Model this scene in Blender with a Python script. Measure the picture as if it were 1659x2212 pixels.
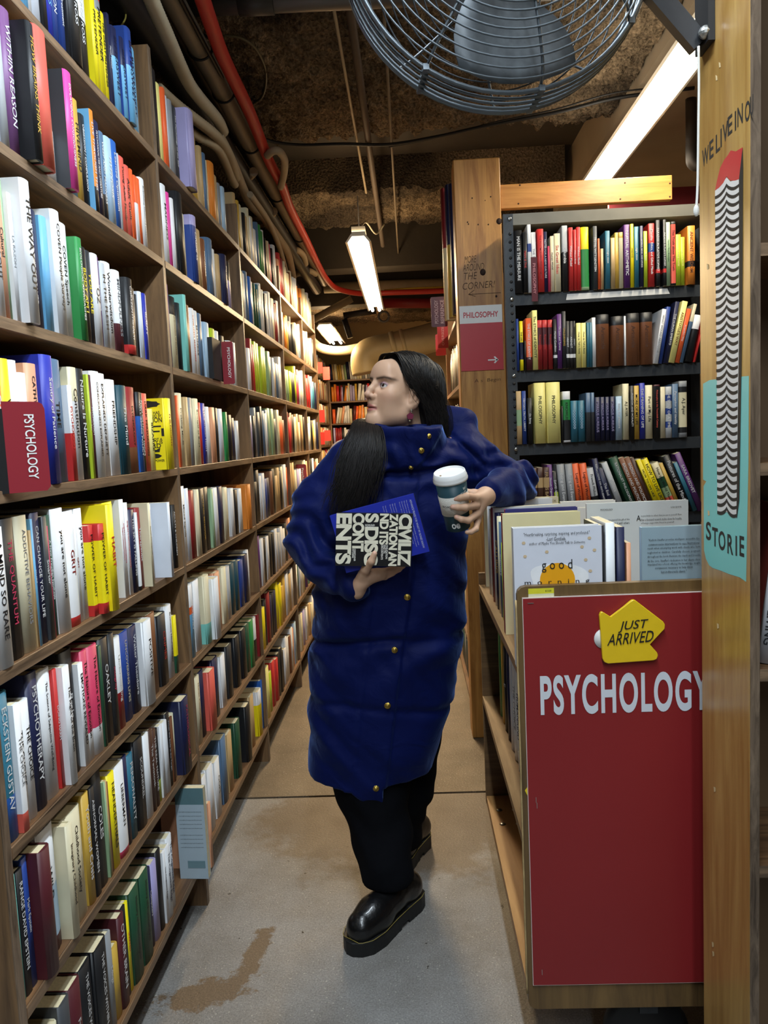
import bpy, bmesh, math, random
import numpy as np
from mathutils import Vector, Matrix, Euler

# ------------------------------------------------------------------ clear
for _o in list(bpy.data.objects):
    bpy.data.objects.remove(_o)
SC = bpy.context.scene
COL = SC.collection
PI = math.pi

# ------------------------------------------------------------------ camera
FPX, CX, CY, CAMH = 1660.0, 829.5, 1106.0, 1.45
_yd = np.array([(884. - CX) / FPX, (CY - 945.) / FPX, -1.]); _yd /= np.linalg.norm(_yd)
_up = np.array([-0.0413, 1., 0.]); _up -= _yd * _up.dot(_yd); _up /= np.linalg.norm(_up)
_xd = np.cross(_yd, _up)
CAMM = np.array([_xd, _yd, _up])            # world = CAMM @ camera
CAMC = np.array([0., 0., CAMH])
cam_data = bpy.data.cameras.new('camera'); cam = bpy.data.objects.new('camera', cam_data); COL.objects.link(cam)
cam_data.sensor_fit = 'VERTICAL'; cam_data.sensor_height = 24.0
cam_data.lens = FPX * 24.0 / 2212.0
cam_data.clip_start = 0.05; cam_data.clip_end = 60
cam.matrix_world = Matrix([[*CAMM[0], 0], [*CAMM[1], 0], [*CAMM[2], CAMH], [0, 0, 0, 1]])
SC.camera = cam

# measuring helpers: where the line of sight through a photo point meets a real plane of the room
def ray(px, py): return CAMM @ np.array([(px - CX) / FPX, (CY - py) / FPX, -1.])
def onX(px, py, X): d = ray(px, py); return CAMC + d * (X / d[0])
def onY(px, py, Y): d = ray(px, py); return CAMC + d * (Y / d[1])
def onZ(px, py, Z): d = ray(px, py); return CAMC + d * ((Z - CAMH) / d[2])
def proj(p):
    c = CAMM.T @ (np.array(p) - CAMC)
    return (CX + FPX * c[0] / -c[2], CY - FPX * c[1] / -c[2])

# ------------------------------------------------------------------ view, world, lights
SC.view_settings.view_transform = 'Standard'
SC.view_settings.look = 'None'
SC.view_settings.exposure = 0.0
SC.view_settings.gamma = 1.0
SC.view_settings.use_curve_mapping = False
w = bpy.data.worlds.new('basement'); SC.world = w; w.use_nodes = True
w.node_tree.nodes['Background'].inputs[0].default_value = (0.75, 0.8, 1.0, 1)
w.node_tree.nodes['Background'].inputs[1].default_value = 0.012

COOL = (0.80, 0.91, 1.0); WARM = (1.0, 0.72, 0.40); NEUT = (1.0, 0.9, 0.72)
def tube_light(name, loc, length, power, color, width=0.10, rot=(0, 0, PI / 2)):
    l = bpy.data.lights.new(name, 'AREA'); l.shape = 'RECTANGLE'
    l.size = length; l.size_y = width; l.energy = power; l.color = color
    o = bpy.data.objects.new(name, l); COL.objects.link(o); o.location = loc; o.rotation_euler = rot
    return o
# the fluorescent fittings of the room: one over this end of the aisle (behind the camera's view), one above the metal
# bookcase, the hanging pair down the aisle, one at the far end
tube_light('lamp_front_aisle', (0.05, 0.80, 2.90), 2.4, 72, COOL, 0.08)
tube_light('fill_front', (0.30, -1.5, 2.9), 2.4, 46, COOL, 0.16)  # added frontal fill without a fitting, brightens surfaces facing the near end
tube_light('lamp_over_metal_case', (1.09, 3.65, 2.76), 2.3, 42, NEUT, 0.13)
tube_light('lamp_hanging_pair', (-0.25, 5.85, 2.50), 2.4, 110, WARM, 0.16)
tube_light('lamp_far_end', (-0.83, 8.85, 2.54), 1.4, 80, WARM, 0.14)
tube_light('lamp_end_wall', (0.3, 9.6, 2.6), 1.2, 30, WARM, 0.14)

# the bare tubes also throw some light up at the ceiling
for nm, loc, ln, pw, c in (('spill_hanging_pair', (-.25, 5.85, 2.67), 2.4, 8, WARM), ('spill_far_end', (-.83, 8.85, 2.70), 1.4, 9, WARM), ('spill_front_aisle', (.05, .8, 2.93), 2.4, 6, NEUT), ('spill_metal_case', (.90, 3.3, 2.78), 1.8, 4, NEUT)):
    tube_light(nm, loc, ln, pw, c, .12, (PI, 0, PI / 2))

# ------------------------------------------------------------------ materials
def s2l(c): return c / 12.92 if c <= 0.04045 else ((c + 0.055) / 1.055) ** 2.4
def hexc(h): return tuple(s2l(int(h[i:i + 2], 16) / 255) for i in (0, 2, 4))
MATS = {}
def mat(h, rough=0.5, metal=0.0, var=0.12, scale=30.0, bump=0.0, bscale=None, spec=0.5, emit=0.0, coat=0.0):
    key = (h, rough, metal, var, scale, bump, bscale, spec, emit, coat)
    if key in MATS: return MATS[key]
    m = bpy.data.materials.new('m_' + str(h)); m.use_nodes = True
    nt = m.node_tree; b = nt.nodes['Principled BSDF']
    c = hexc(h)
    b.inputs['Roughness'].default_value = rough; b.inputs['Metallic'].default_value = metal
    b.inputs['Specular IOR Level'].default_value = spec
    if coat: b.inputs['Coat Weight'].default_value = coat
    if emit:
        b.inputs['Emission Color'].default_value = (*c, 1); b.inputs['Emission Strength'].default_value = emit
    tc = nt.nodes.new('ShaderNodeTexCoord')
    n = nt.nodes.new('ShaderNodeTexNoise'); n.inputs['Scale'].default_value = scale; n.inputs['Detail'].default_value = 3
    nt.links.new(tc.outputs['Object'], n.inputs['Vector'])
    mx = nt.nodes.new('ShaderNodeMix'); mx.data_type = 'RGBA'
    mx.inputs['A'].default_value = (*[x * (1 - var) for x in c], 1)
    mx.inputs['B'].default_value = (*[min(1, x * (1 + var) + 0.004 * var) for x in c], 1)
    nt.links.new(n.outputs['Fac'], mx.inputs['Factor']); nt.links.new(mx.outputs['Result'], b.inputs['Base Color'])
    if bump:
        n2 = nt.nodes.new('ShaderNodeTexNoise'); n2.inputs['Scale'].default_value = bscale or scale; n2.inputs['Detail'].default_value = 4
        nt.links.new(tc.outputs['Object'], n2.inputs['Vector'])
        bp = nt.nodes.new('ShaderNodeBump'); bp.inputs['Strength'].default_value = bump; bp.inputs['Distance'].default_value = 0.01
        nt.links.new(n2.outputs['Fac'], bp.inputs['Height']); nt.links.new(bp.outputs['Normal'], b.inputs['Normal'])
    MATS[key] = m
    return m

def wood(name, c1, c2, axis='Z', scale=9.0, stretch=14.0, rough=0.45, bump=0.12, coat=0.0, knots=False):
    if name in MATS: return MATS[name]
    m = bpy.data.materials.new(name); m.use_nodes = True
    nt = m.node_tree; b = nt.nodes['Principled BSDF']; b.inputs['Roughness'].default_value = rough
    if coat: b.inputs['Coat Weight'].default_value = coat; b.inputs['Coat Roughness'].default_value = 0.2
    tc = nt.nodes.new('ShaderNodeTexCoord'); mp = nt.nodes.new('ShaderNodeMapping')
    s = [scale * stretch / 3] * 3; s['XYZ'.index(axis)] = scale / 3
    mp.inputs['Scale'].default_value = s
    nt.links.new(tc.outputs['Object'], mp.inputs['Vector'])
    n = nt.nodes.new('ShaderNodeTexNoise'); n.inputs['Scale'].default_value = 1.0; n.inputs['Detail'].default_value = 6
    n.inputs['Roughness'].default_value = 0.65; n.inputs['Distortion'].default_value = 0.8
    nt.links.new(mp.outputs['Vector'], n.inputs['Vector'])
    n3 = nt.nodes.new('ShaderNodeTexNoise'); n3.inputs['Scale'].default_value = 2.2; n3.inputs['Detail'].default_value = 2
    nt.links.new(tc.outputs['Object'], n3.inputs['Vector'])
    ad = nt.nodes.new('ShaderNodeMath'); ad.operation = 'MULTIPLY_ADD'; ad.inputs[1].default_value = 0.5
    nt.links.new(n3.outputs['Fac'], ad.inputs[0]); nt.links.new(n.outputs['Fac'], ad.inputs[2])
    cr = nt.nodes.new('ShaderNodeValToRGB')
    cr.color_ramp.elements[0].position = 0.52; cr.color_ramp.elements[0].color = (*hexc(c1), 1)
    cr.color_ramp.elements[1].position = 0.95; cr.color_ramp.elements[1].color = (*hexc(c2), 1)
    nt.links.new(ad.outputs[0], cr.inputs['Fac']); nt.links.new(cr.outputs['Color'], b.inputs['Base Color'])
    bp = nt.nodes.new('ShaderNodeBump'); bp.inputs['Strength'].default_value = bump; bp.inputs['Distance'].default_value = 0.004
    nt.links.new(n.outputs['Fac'], bp.inputs['Height']); nt.links.new(bp.outputs['Normal'], b.inputs['Normal'])
    MATS[name] = m
    return m
W_SHELF_Y = wood('ply_shelf', '442F1F', '84603F', 'Y')
W_SHELF_X = wood('ply_shelf_x', '442F1F', '84603F', 'X')
W_UP = wood('ply_upright', '523D2A', '906E4A', 'Z', 7)
W_CART = wood('cart_wood', '4A3522', '7E603F', 'X', 8)
W_CARTY = wood('cart_wood_y', '7A5A38', 'B08A5C', 'Y', 8)
W_POST = wood('timber_post', '8E5A24', 'D09A50', 'Z', 7, 12)
W_BEAM = wood('timber_rail', 'A8692E', 'D69A52', 'X', 6, 12, 0.35)
W_PANEL = wood('varnished_panel', '9A6E34', 'C6A05C', 'Z', 6, 12, 0.3, 0.05, 0.4)
W_EDGE = wood('ply_edge', '3E3024', '8A7560', 'Z', 30, 8)

# ------------------------------------------------------------------ mesh helpers
def obj(name, bm, m, parent=None, smooth=False, loc=None):
    me = bpy.data.meshes.new(name)
    if isinstance(bm, bmesh.types.BMesh):
        bm.normal_update(); bm.to_mesh(me); bm.free()
    else:
        me = bm
    for x in (m if isinstance(m, (list, tuple)) else [m]): me.materials.append(x)
    if smooth: me.polygons.foreach_set('use_smooth', [True] * len(me.polygons))
    o = bpy.data.objects.new(name, me); COL.objects.link(o)
    if parent: o.parent = parent
    if loc is not None: o.location = loc
    return o
def thing(name, label, cat, loc=(0, 0, 0), rot=(0, 0, 0), group=None):
    o = bpy.data.objects.new(name, None); COL.objects.link(o); o.empty_display_size = 0.05
    o.location = loc; o.rotation_euler = rot
    o['label'] = label; o['category'] = cat
    if group: o['group'] = group
    return o
def tag(o, label, cat, group=None, kind=None):
    o['label'] = label; o['category'] = cat
    if group: o['group'] = group
    if kind: o['kind'] = kind
    return o
def struct(name, bm, m, label=None, cat=None, smooth=False):
    o = obj(name, bm, m, smooth=smooth); o['kind'] = 'structure'
    o['label'] = label or name.replace('_', ' '); o['category'] = cat or name.split('_')[0]
    return o
def bx(bm, x0, x1, y0, y1, z0, z1, mi=0, bev=0.0):
    vs = [bm.verts.new((x, y, z)) for x in (x0, x1) for y in (y0, y1) for z in (z0, z1)]
    fs = []
    for f in ((0, 1, 3, 2), (4, 6, 7, 5), (0, 4, 5, 1), (2, 3, 7, 6), (0, 2, 6, 4), (1, 5, 7, 3)):
        fc = bm.faces.new([vs[i] for i in f]); fc.material_index = mi; fs.append(fc)
    if bev > 0:
        es = list({e for f in fs for e in f.edges})
        bmesh.ops.bevel(bm, geom=es, offset=bev, segments=1, affect='EDGES')
    return vs
def boxm(x0, x1, y0, y1, z0, z1, bev=0.0):
    bm = bmesh.new(); bx(bm, x0, x1, y0, y1, z0, z1, 0, bev); return bm
def prism(bm, pts, d, mi=0):
    """closed polygon pts (3-D, planar) pushed along vector d"""
    d = Vector(d); a = [bm.verts.new(p) for p in pts]; b = [bm.verts.new(Vector(p) + d) for p in pts]
    n = len(a)
    f = bm.faces.new(a); f.material_index = mi
    f = bm.faces.new(b[::-1]); f.material_index = mi
    for i in range(n):
        f = bm.faces.new((a[i], b[i], b[(i + 1) % n], a[(i + 1) % n])); f.material_index = mi
def tube(bm, pts, r, n=8, mi=0, cap=True, ribs=None):
    """tube of radius r (number or list) along pts"""
    P = [Vector(p) for p in pts]; R = r if isinstance(r, (list, tuple)) else [r] * len(P)
    rings = []; up = Vector((0.13, 0.21, 0.97))
    for i, p in enumerate(P):
        t = (P[min(i + 1, len(P) - 1)] - P[max(i - 1, 0)]).normalized()
        u = up - t * up.dot(t)
        if u.length < 1e-3: u = Vector((1, 0, 0)) - t * t.x
        u.normalize(); v = t.cross(u); up = u
        rings.append([bm.verts.new(p + (u * math.cos(2 * PI * k / n) + v * math.sin(2 * PI * k / n)) * R[i]) for k in range(n)])
    for i in range(len(P) - 1):
        for k in range(n):
            f = bm.faces.new((rings[i][k], rings[i][(k + 1) % n], rings[i + 1][(k + 1) % n], rings[i + 1][k])); f.material_index = mi; f.smooth = True
    if cap:
        f = bm.faces.new(rings[0][::-1]); f.material_index = mi
        f = bm.faces.new(rings[-1]); f.material_index = mi
def spline(pts, k=8):
    """Catmull-Rom through pts"""
    P = [np.array(p, float) for p in pts]; P = [2 * P[0] - P[1]] + P + [2 * P[-1] - P[-2]]; out = []
    for i in range(1, len(P) - 2):
        for t in np.linspace(0, 1, k, endpoint=False):
            a, b, c, d = P[i - 1], P[i], P[i + 1], P[i + 2]
            out.append(.5 * ((2 * b) + (-a + c) * t + (2 * a - 5 * b + 4 * c - d) * t * t + (-a + 3 * b - 3 * c + d) * t ** 3))
    out.append(P[-2]); return out
def lathe(bm, prof, n=32, mi=0, center=(0, 0, 0)):
    rings = [[bm.verts.new((center[0] + r * math.cos(2 * PI * k / n), center[1] + r * math.sin(2 * PI * k / n), center[2] + z)) for k in range(n)] for r, z in prof]
    for i in range(len(prof) - 1):
        for k in range(n):
            f = bm.faces.new((rings[i][k], rings[i][(k + 1) % n], rings[i + 1][(k + 1) % n], rings[i + 1][k])); f.smooth = True; f.material_index = mi
    bm.faces.new(rings[0][::-1]).material_index = mi; bm.faces.new(rings[-1]).material_index = mi
_TXT = {}
def text_tris(s, bold=0.0, shear=0.0, space=1.0):
    """outline of a line of lettering as (verts Nx2, faces), baseline at 0, cap height about .7"""
    key = (s, bold, shear, space)
    if key in _TXT: return _TXT[key]
    cu = bpy.data.curves.new('t', 'FONT'); cu.body = s; cu.size = 1.0; cu.offset = bold; cu.shear = shear; cu.space_character = space
    cu.resolution_u = 7 if s == 'PSYCHOLOGY' or bold > .015 or len(s) < 3 else 3 if len(s) < 14 else 2 if len(s) < 40 else 1
    o = bpy.data.objects.new('t', cu); COL.objects.link(o)
    bpy.context.view_layer.update()
    me = bpy.data.meshes.new_from_object(o.evaluated_get(bpy.context.evaluated_depsgraph_get()))
    v = np.array([x.co[:2] for x in me.vertices]) if len(me.vertices) else np.zeros((0, 2))
    f = [tuple(p.vertices) for p in me.polygons]
    bpy.data.objects.remove(o); bpy.data.curves.remove(cu); bpy.data.meshes.remove(me)
    _TXT[key] = (v, f)
    return v, f
def text_on(bm, s, org, ux, uy, w=None, h=None, align='C', bold=0.0, shear=0.0, space=1.0, mi=0, off=0.0006, fit=True):
    """letters as flat mesh at org; ux = reading direction, uy = up (unit vectors); w,h = box they fill"""
    v, f = text_tris(s, bold, shear, space)
    if not len(v): return
    ux = Vector(ux); uy = Vector(uy); nz = ux.cross(uy) * off
    mn, mxx = v.min(0), v.max(0); sz = mxx - mn
    if w and h: sx, sy = w / sz[0], h / sz[1]
    elif h: sx = sy = h / sz[1]
    else: sx = sy = w / sz[0]
    if w and h and not fit: sx = sy = min(sx, sy)
    cx = {'C': (mn[0] + mxx[0]) / 2, 'L': mn[0], 'R': mxx[0]}[align]; cy = (mn[1] + mxx[1]) / 2
    org = Vector(org)
    vs = [bm.verts.new(org + ux * ((p[0] - cx) * sx) + uy * ((p[1] - cy) * sy) + nz) for p in v]
    for t in f:
        try:
            fc = bm.faces.new([vs[i] for i in t]); fc.material_index = mi
        except ValueError: pass
# ================================================================== the room
def floor_mat(lo='7C7770', hi='A3A19E', worn=True):  # worn: brown wear plus the painted warm rear light
    m = bpy.data.materials.new('old_concrete'); m.use_nodes = True; nt = m.node_tree; b = nt.nodes['Principled BSDF']
    tc = nt.nodes.new('ShaderNodeTexCoord')
    def noise(s, d=4, rgh=0.6, dist=0.0):
        n = nt.nodes.new('ShaderNodeTexNoise'); n.inputs['Scale'].default_value = s; n.inputs['Detail'].default_value = d
        n.inputs['Roughness'].default_value = rgh; n.inputs['Distortion'].default_value = dist
        nt.links.new(tc.outputs['Object'], n.inputs['Vector']); return n.outputs['Fac']
    def ramp(f, p0, c0, p1, c1):
        r = nt.nodes.new('ShaderNodeValToRGB'); r.color_ramp.elements[0].position = p0; r.color_ramp.elements[1].position = p1
        r.color_ramp.elements[0].color = (*c0, 1); r.color_ramp.elements[1].color = (*c1, 1); nt.links.new(f, r.inputs['Fac']); return r.outputs['Color']
    def mix(fac, a, bb, typ='MIX'):
        x = nt.nodes.new('ShaderNodeMix'); x.data_type = 'RGBA'; x.blend_type = typ
        if isinstance(fac, float): x.inputs['Factor'].default_value = fac
        else: nt.links.new(fac, x.inputs['Factor'])
        for v, k in ((a, 'A'), (bb, 'B')):
            if isinstance(v, tuple): x.inputs[k].default_value = (*v, 1)
            else: nt.links.new(v, x.inputs[k])
        return x.outputs['Result']
    base = ramp(noise(2.6, 6, 0.7), 0.3, hexc(lo), 0.75, hexc(hi))
    grain = ramp(noise(210, 3), 0.32, (0.62, 0.62, 0.62), 0.70, (1.12, 1.12, 1.12))
    c = mix(1.0, base, grain, 'MULTIPLY')
    # exposed pale aggregate
    sp = noise(150, 1, 0.5); c = mix(ramp(sp, 0.68, (0, 0, 0), 0.74, (.7, .7, .7)), c, hexc('C8C2B4'))
    dk = noise(38, 2, 0.5); c = mix(ramp(dk, 0.735, (0, 0, 0), 0.75, (1, 1, 1)), c, hexc('2C2822'))
    # the brown spill beside the bookcase
    def blob(cx, cy, rx, ry, rot):
        mp = nt.nodes.new('ShaderNodeMapping'); mp.vector_type = 'TEXTURE'
        mp.inputs['Location'].default_value = (cx, cy, 0); mp.inputs['Rotation'].default_value = (0, 0, rot); mp.inputs['Scale'].default_value = (rx, ry, 1)
        nt.links.new(tc.outputs['Object'], mp.inputs['Vector'])
        ln = nt.nodes.new('ShaderNodeVectorMath'); ln.operation = 'LENGTH'; nt.links.new(mp.outputs['Vector'], ln.inputs[0])
        return ln.outputs['Value']
    def mth(op, a, bb):
        x = nt.nodes.new('ShaderNodeMath'); x.operation = op
        for i, v in enumerate((a, bb)):
            if isinstance(v, float): x.inputs[i].default_value = v
            else: nt.links.new(v, x.inputs[i])
        return x.outputs[0]
    d = mth('MINIMUM', blob(-0.60, 1.90, .14, .06, 0.35), blob(-0.50, 2.06, .035, .13, -0.15))
    d = mth('ADD', d, mth('MULTIPLY', mth('SUBTRACT', noise(22, 5, 0.75), 0.5), 2.2))
    st = ramp(d, 0.78, (1, 1, 1), 1.0, (0, 0, 0))
    c = mix(mth('MULTIPLY', st, 0.9), c, mix(1.0, hexc('70593F'), grain, 'MULTIPLY'))
    if worn:                                          # brown wear plus warm rear light, painted in mid-aisle by the joint
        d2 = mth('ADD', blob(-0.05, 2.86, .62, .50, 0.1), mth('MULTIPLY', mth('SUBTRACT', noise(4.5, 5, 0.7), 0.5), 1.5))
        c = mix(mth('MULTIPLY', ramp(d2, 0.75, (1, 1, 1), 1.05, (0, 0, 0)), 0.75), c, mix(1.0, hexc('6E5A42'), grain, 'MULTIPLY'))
    nt.links.new(c, b.inputs['Base Color'])
    r = nt.nodes.new('ShaderNodeMapRange'); r.inputs['To Min'].default_value = 0.38; r.inputs['To Max'].default_value = 0.7
    nt.links.new(noise(7, 4), r.inputs['Value']); nt.links.new(r.outputs[0], b.inputs['Roughness'])
    bp = nt.nodes.new('ShaderNodeBump'); bp.inputs['Strength'].default_value = 0.5; bp.inputs['Distance'].default_value = 0.004
    nt.links.new(noise(110, 4, 0.7), bp.inputs['Height']); nt.links.new(bp.outputs['Normal'], b.inputs['Normal'])
    return m
# two pours of concrete with a worn joint between them
JY = 3.02
bm = bmesh.new()
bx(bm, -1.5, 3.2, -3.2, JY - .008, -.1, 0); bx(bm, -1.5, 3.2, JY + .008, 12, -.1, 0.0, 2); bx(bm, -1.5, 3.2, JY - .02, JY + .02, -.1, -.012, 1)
struct('floor', bm, [floor_mat(), mat('2E2822', .9), floor_mat('5E5140', '857560', False)], 'old grey-brown concrete floor with a worn joint across the aisle', 'floor')  # rear pour tinted darker brown, the dim warm light there painted in

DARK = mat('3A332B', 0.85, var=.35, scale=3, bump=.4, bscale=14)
CREAM = mat('B9A27A', 0.7, var=.2, scale=2, bump=.2, bscale=9)
struct('wall_left', boxm(-1.62, -1.5, -3.2, 12, 0, 3.4), DARK, 'dark wall behind the wall bookcases', 'wall')
struct('wall_right', boxm(3.2, 3.3, -3.2, 12, 0, 3.4), mat('5A5046', .8), 'dim wall beyond the metal bookcase', 'wall')
struct('wall_front', boxm(-1.5, 3.2, -3.3, -3.2, 0, 3.4), mat('4A4038', .8), 'dim wall at the near end of the aisle', 'wall')
struct('wall_back', boxm(-1.6, 3.2, 11.6, 11.7, 0, 3.4), CREAM, 'cream painted wall at the far end', 'wall')

def rough_mat():
    m = bpy.data.materials.new('sprayed_fireproofing'); m.use_nodes = True; nt = m.node_tree; b = nt.nodes['Principled BSDF']
    b.inputs['Roughness'].default_value = 0.95; b.inputs['Specular IOR Level'].default_value = .1
    tc = nt.nodes.new('ShaderNodeTexCoord')
    a = nt.nodes.new('ShaderNodeTexNoise'); a.inputs['Scale'].default_value = 1.6; a.inputs['Detail'].default_value = 3
    c = nt.nodes.new('ShaderNodeTexNoise'); c.inputs['Scale'].default_value = 70; c.inputs['Detail'].default_value = 3
    for n in (a, c): nt.links.new(tc.outputs['Object'], n.inputs['Vector'])
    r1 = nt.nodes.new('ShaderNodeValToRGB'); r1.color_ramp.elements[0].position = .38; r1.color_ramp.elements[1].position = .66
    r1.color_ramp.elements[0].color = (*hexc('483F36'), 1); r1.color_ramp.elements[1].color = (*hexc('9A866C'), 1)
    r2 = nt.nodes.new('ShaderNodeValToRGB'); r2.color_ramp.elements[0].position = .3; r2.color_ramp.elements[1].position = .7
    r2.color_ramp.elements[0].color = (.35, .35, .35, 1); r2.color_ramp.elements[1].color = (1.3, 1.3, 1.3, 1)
    nt.links.new(a.outputs['Fac'], r1.inputs['Fac']); nt.links.new(c.outputs['Fac'], r2.inputs['Fac'])
    x = nt.nodes.new('ShaderNodeMix'); x.data_type = 'RGBA'; x.blend_type = 'MULTIPLY'; x.inputs['Factor'].default_value = 1
    nt.links.new(r1.outputs['Color'], x.inputs['A']); nt.links.new(r2.outputs['Color'], x.inputs['B']); nt.links.new(x.outputs['Result'], b.inputs['Base Color'])
    bp = nt.nodes.new('ShaderNodeBump'); bp.inputs['Strength'].default_value = 1; bp.inputs['Distance'].default_value = .02
    nt.links.new(c.outputs['Fac'], bp.inputs['Height']); nt.links.new(bp.outputs['Normal'], b.inputs['Normal'])
    return m
ROUGH = rough_mat()
def rough_slab(bm, x0, x1, y0, y1, z, top, amp, step, seed, ragged=True):
    """underside of sprayed insulation: a bumpy sheet with a crumbled far edge"""
    rg = np.random.default_rng(seed)
    nx, ny = int((x1 - x0) / step) + 1, int((y1 - y0) / step) + 1
    h = rg.random((nx, ny))
    def sm(a, k):
        for _ in range(k): a = (a + np.roll(a, 1, 0) + np.roll(a, -1, 0) + np.roll(a, 1, 1) + np.roll(a, -1, 1)) / 5
        return a
    f = lambda a: (a - a.mean()) / (a.std() + 1e-9)
    H = f(h) * .45 + f(sm(h, 2)) * .5 + f(sm(rg.random((nx, ny)), 30)) * .5
    edge = f(sm(rg.random((nx, ny)), 6))[:, 0]
    V = []
    for i in range(nx):
        row = []
        for j in range(ny):
            y = y0 + j * step
            if ragged and y > y1 - .25: y = y + (edge[i] * .035 + H[i, j] * .006) * (y - (y1 - .25)) / .25
            row.append(bm.verts.new((x0 + i * step, y, z - H[i, j] * amp)))
        V.append(row)
    for i in range(nx - 1):
        for j in range(ny - 1):
            bm.faces.new((V[i][j], V[i][j + 1], V[i + 1][j + 1], V[i + 1][j])).smooth = True
    up = [bm.verts.new((v.co.x, v.co.y, top)) for v in (V[i][-1] for i in range(nx))]
    for i in range(nx - 1): bm.faces.new((V[i][-1], up[i], up[i + 1], V[i + 1][-1]))
    up = [bm.verts.new((v.co.x, v.co.y, top)) for v in (V[i][0] for i in range(nx))]
    for i in range(nx - 1): bm.faces.new((V[i + 1][0], up[i + 1], up[i], V[i][0]))
struct('ceiling', boxm(-1.6, 3.3, -3.3, 11.7, 3.32, 3.42), DARK, 'dark bare concrete ceiling', 'ceiling')
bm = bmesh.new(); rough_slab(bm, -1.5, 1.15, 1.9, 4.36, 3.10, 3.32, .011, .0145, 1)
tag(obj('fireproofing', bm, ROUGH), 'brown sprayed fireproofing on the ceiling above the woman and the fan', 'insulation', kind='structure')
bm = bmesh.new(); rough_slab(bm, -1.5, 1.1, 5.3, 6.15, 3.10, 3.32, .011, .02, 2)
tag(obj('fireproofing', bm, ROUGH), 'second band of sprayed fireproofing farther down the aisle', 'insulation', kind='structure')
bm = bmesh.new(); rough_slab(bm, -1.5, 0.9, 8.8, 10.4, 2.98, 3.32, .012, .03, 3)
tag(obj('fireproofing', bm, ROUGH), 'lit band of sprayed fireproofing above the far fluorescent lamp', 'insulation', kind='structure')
# smooth painted concrete by the long lamp, and the beams that cross the aisle
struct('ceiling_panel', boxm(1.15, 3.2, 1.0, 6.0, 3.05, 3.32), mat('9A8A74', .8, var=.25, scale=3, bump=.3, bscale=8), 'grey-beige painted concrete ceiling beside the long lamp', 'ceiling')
bm = bmesh.new(); bx(bm, -1.5, 3.2, 6.9, 7.15, 2.95, 3.32); struct('beam', bm, DARK, 'dark beam across the aisle beyond the hanging lamp', 'beam')
bm = bmesh.new(); bx(bm, -1.5, 3.2, 8.2, 8.4, 2.86, 3.32); struct('beam', bm, DARK, 'dark beam across the aisle before the far lamp', 'beam')

# ================================================================== wall bookcases on the left
XF = -0.70; SD = 0.24; TH = 0.02
SZ = [2.305, 2.003, 1.692, 1.39, 1.090, 0.79, 0.50, 0.168]          # top faces of the shelves
UY = [1.205, 2.30, 3.39, 4.45, 5.33, 6.07]                           # uprights
BAYN = ['front wall bookcase', 'second wall bookcase', 'third wall bookcase', 'fourth wall bookcase', 'fifth wall bookcase']
BAYL = ['tall stained plywood wall bookcase filling the left edge of the photo', 'tall plywood wall bookcase holding the smaller psychology sign',
        'tall plywood wall bookcase third along the left wall', 'tall plywood wall bookcase fourth along the left wall', 'narrow plywood wall bookcase last before the wall steps back']
BAYTOP = [2.60, 2.60, 2.55, 2.52, 2.50, 2.50]
BKD = mat('3A2A1C', .7, var=.3, scale=6)
def upright(parent, y, top, x=XF):
    bm = bmesh.new(); bx(bm, x - SD, x - .002, y - .011, y + .011, 0, top); bx(bm, x - .002, x, y - .011, y + .011, 0, top, 1)
    return obj('upright', bm, [W_UP, W_EDGE], parent)
for k in range(5):
    t = thing('bookcase', BAYL[k], 'bookcase', (0, 0, 0), group='plywood bookcases along the left wall')
    if k == 0: upright(t, UY[0], 2.6)
    upright(t, UY[k + 1], BAYTOP[k + 1] - (.07 if k else 0))
    y0, y1 = UY[k] + .011, UY[k + 1] - .011
    for i, z in enumerate(SZ):
        bm = bmesh.new(); bx(bm, XF - SD, XF - .003, y0, y1, z - TH, z); bx(bm, XF - .003, XF + .001, y0, y1, z - TH - .002, z, 1, .001)
        obj('shelf', bm, [W_SHELF_Y, wood('ply_edge_y', '3E3024', '94785C', 'Y', 12, 16)], t)
    obj('back_panel_or_shade_sheet', boxm(XF - SD - .012, XF - SD, y0, y1, 0, 2.45), BKD, t)
    obj('kick_board', boxm(XF - .115, XF - .095, y0, y1, 0, SZ[7] - TH), mat('2A2018', .8), t)
# ================================================================== books: what stands on each shelf
# one entry per book: right end of the spine along the shelf (photo x), [left end if a strip of its cover shows], colours from
# the foot up (hex or hex:share), height cm, lettering, lettering colour
PAL = dict(w='E4E5E6', iw='D8DEE8', cr='D9CFAE', pc='E6DDB8', gr='8C8F92', lg='B9BDC0', dg='3B3E42', bk='16171A', ch='26282B', nv='1B2044', db='22408A', bl='2A62B4', rb='2432A6', sb='6FB2DC', pb='A9C4DA',
           tl='2E6E84', dt='12424E', gn='2E8A46', dk='1E4A32', lm='B8CC2E', yl='F2DE12', py='F0E58C', gd='C8A242', tn='BFA070', br='7A4A2C', db2='4A2E22', rd='C8302E', dr='8E1E22', or_='E8622E', oo='E0852E', co='E06050', pk='E0469A', ro='C83A5C', pl='5A2A70', lv='A8A0CC', mr='4E1A22', pp='E0A07A', sg='98B48A', aq='7CC4B8', gb='54708E', pr='7A4E80')
ROWS_LEFT = {}
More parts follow.
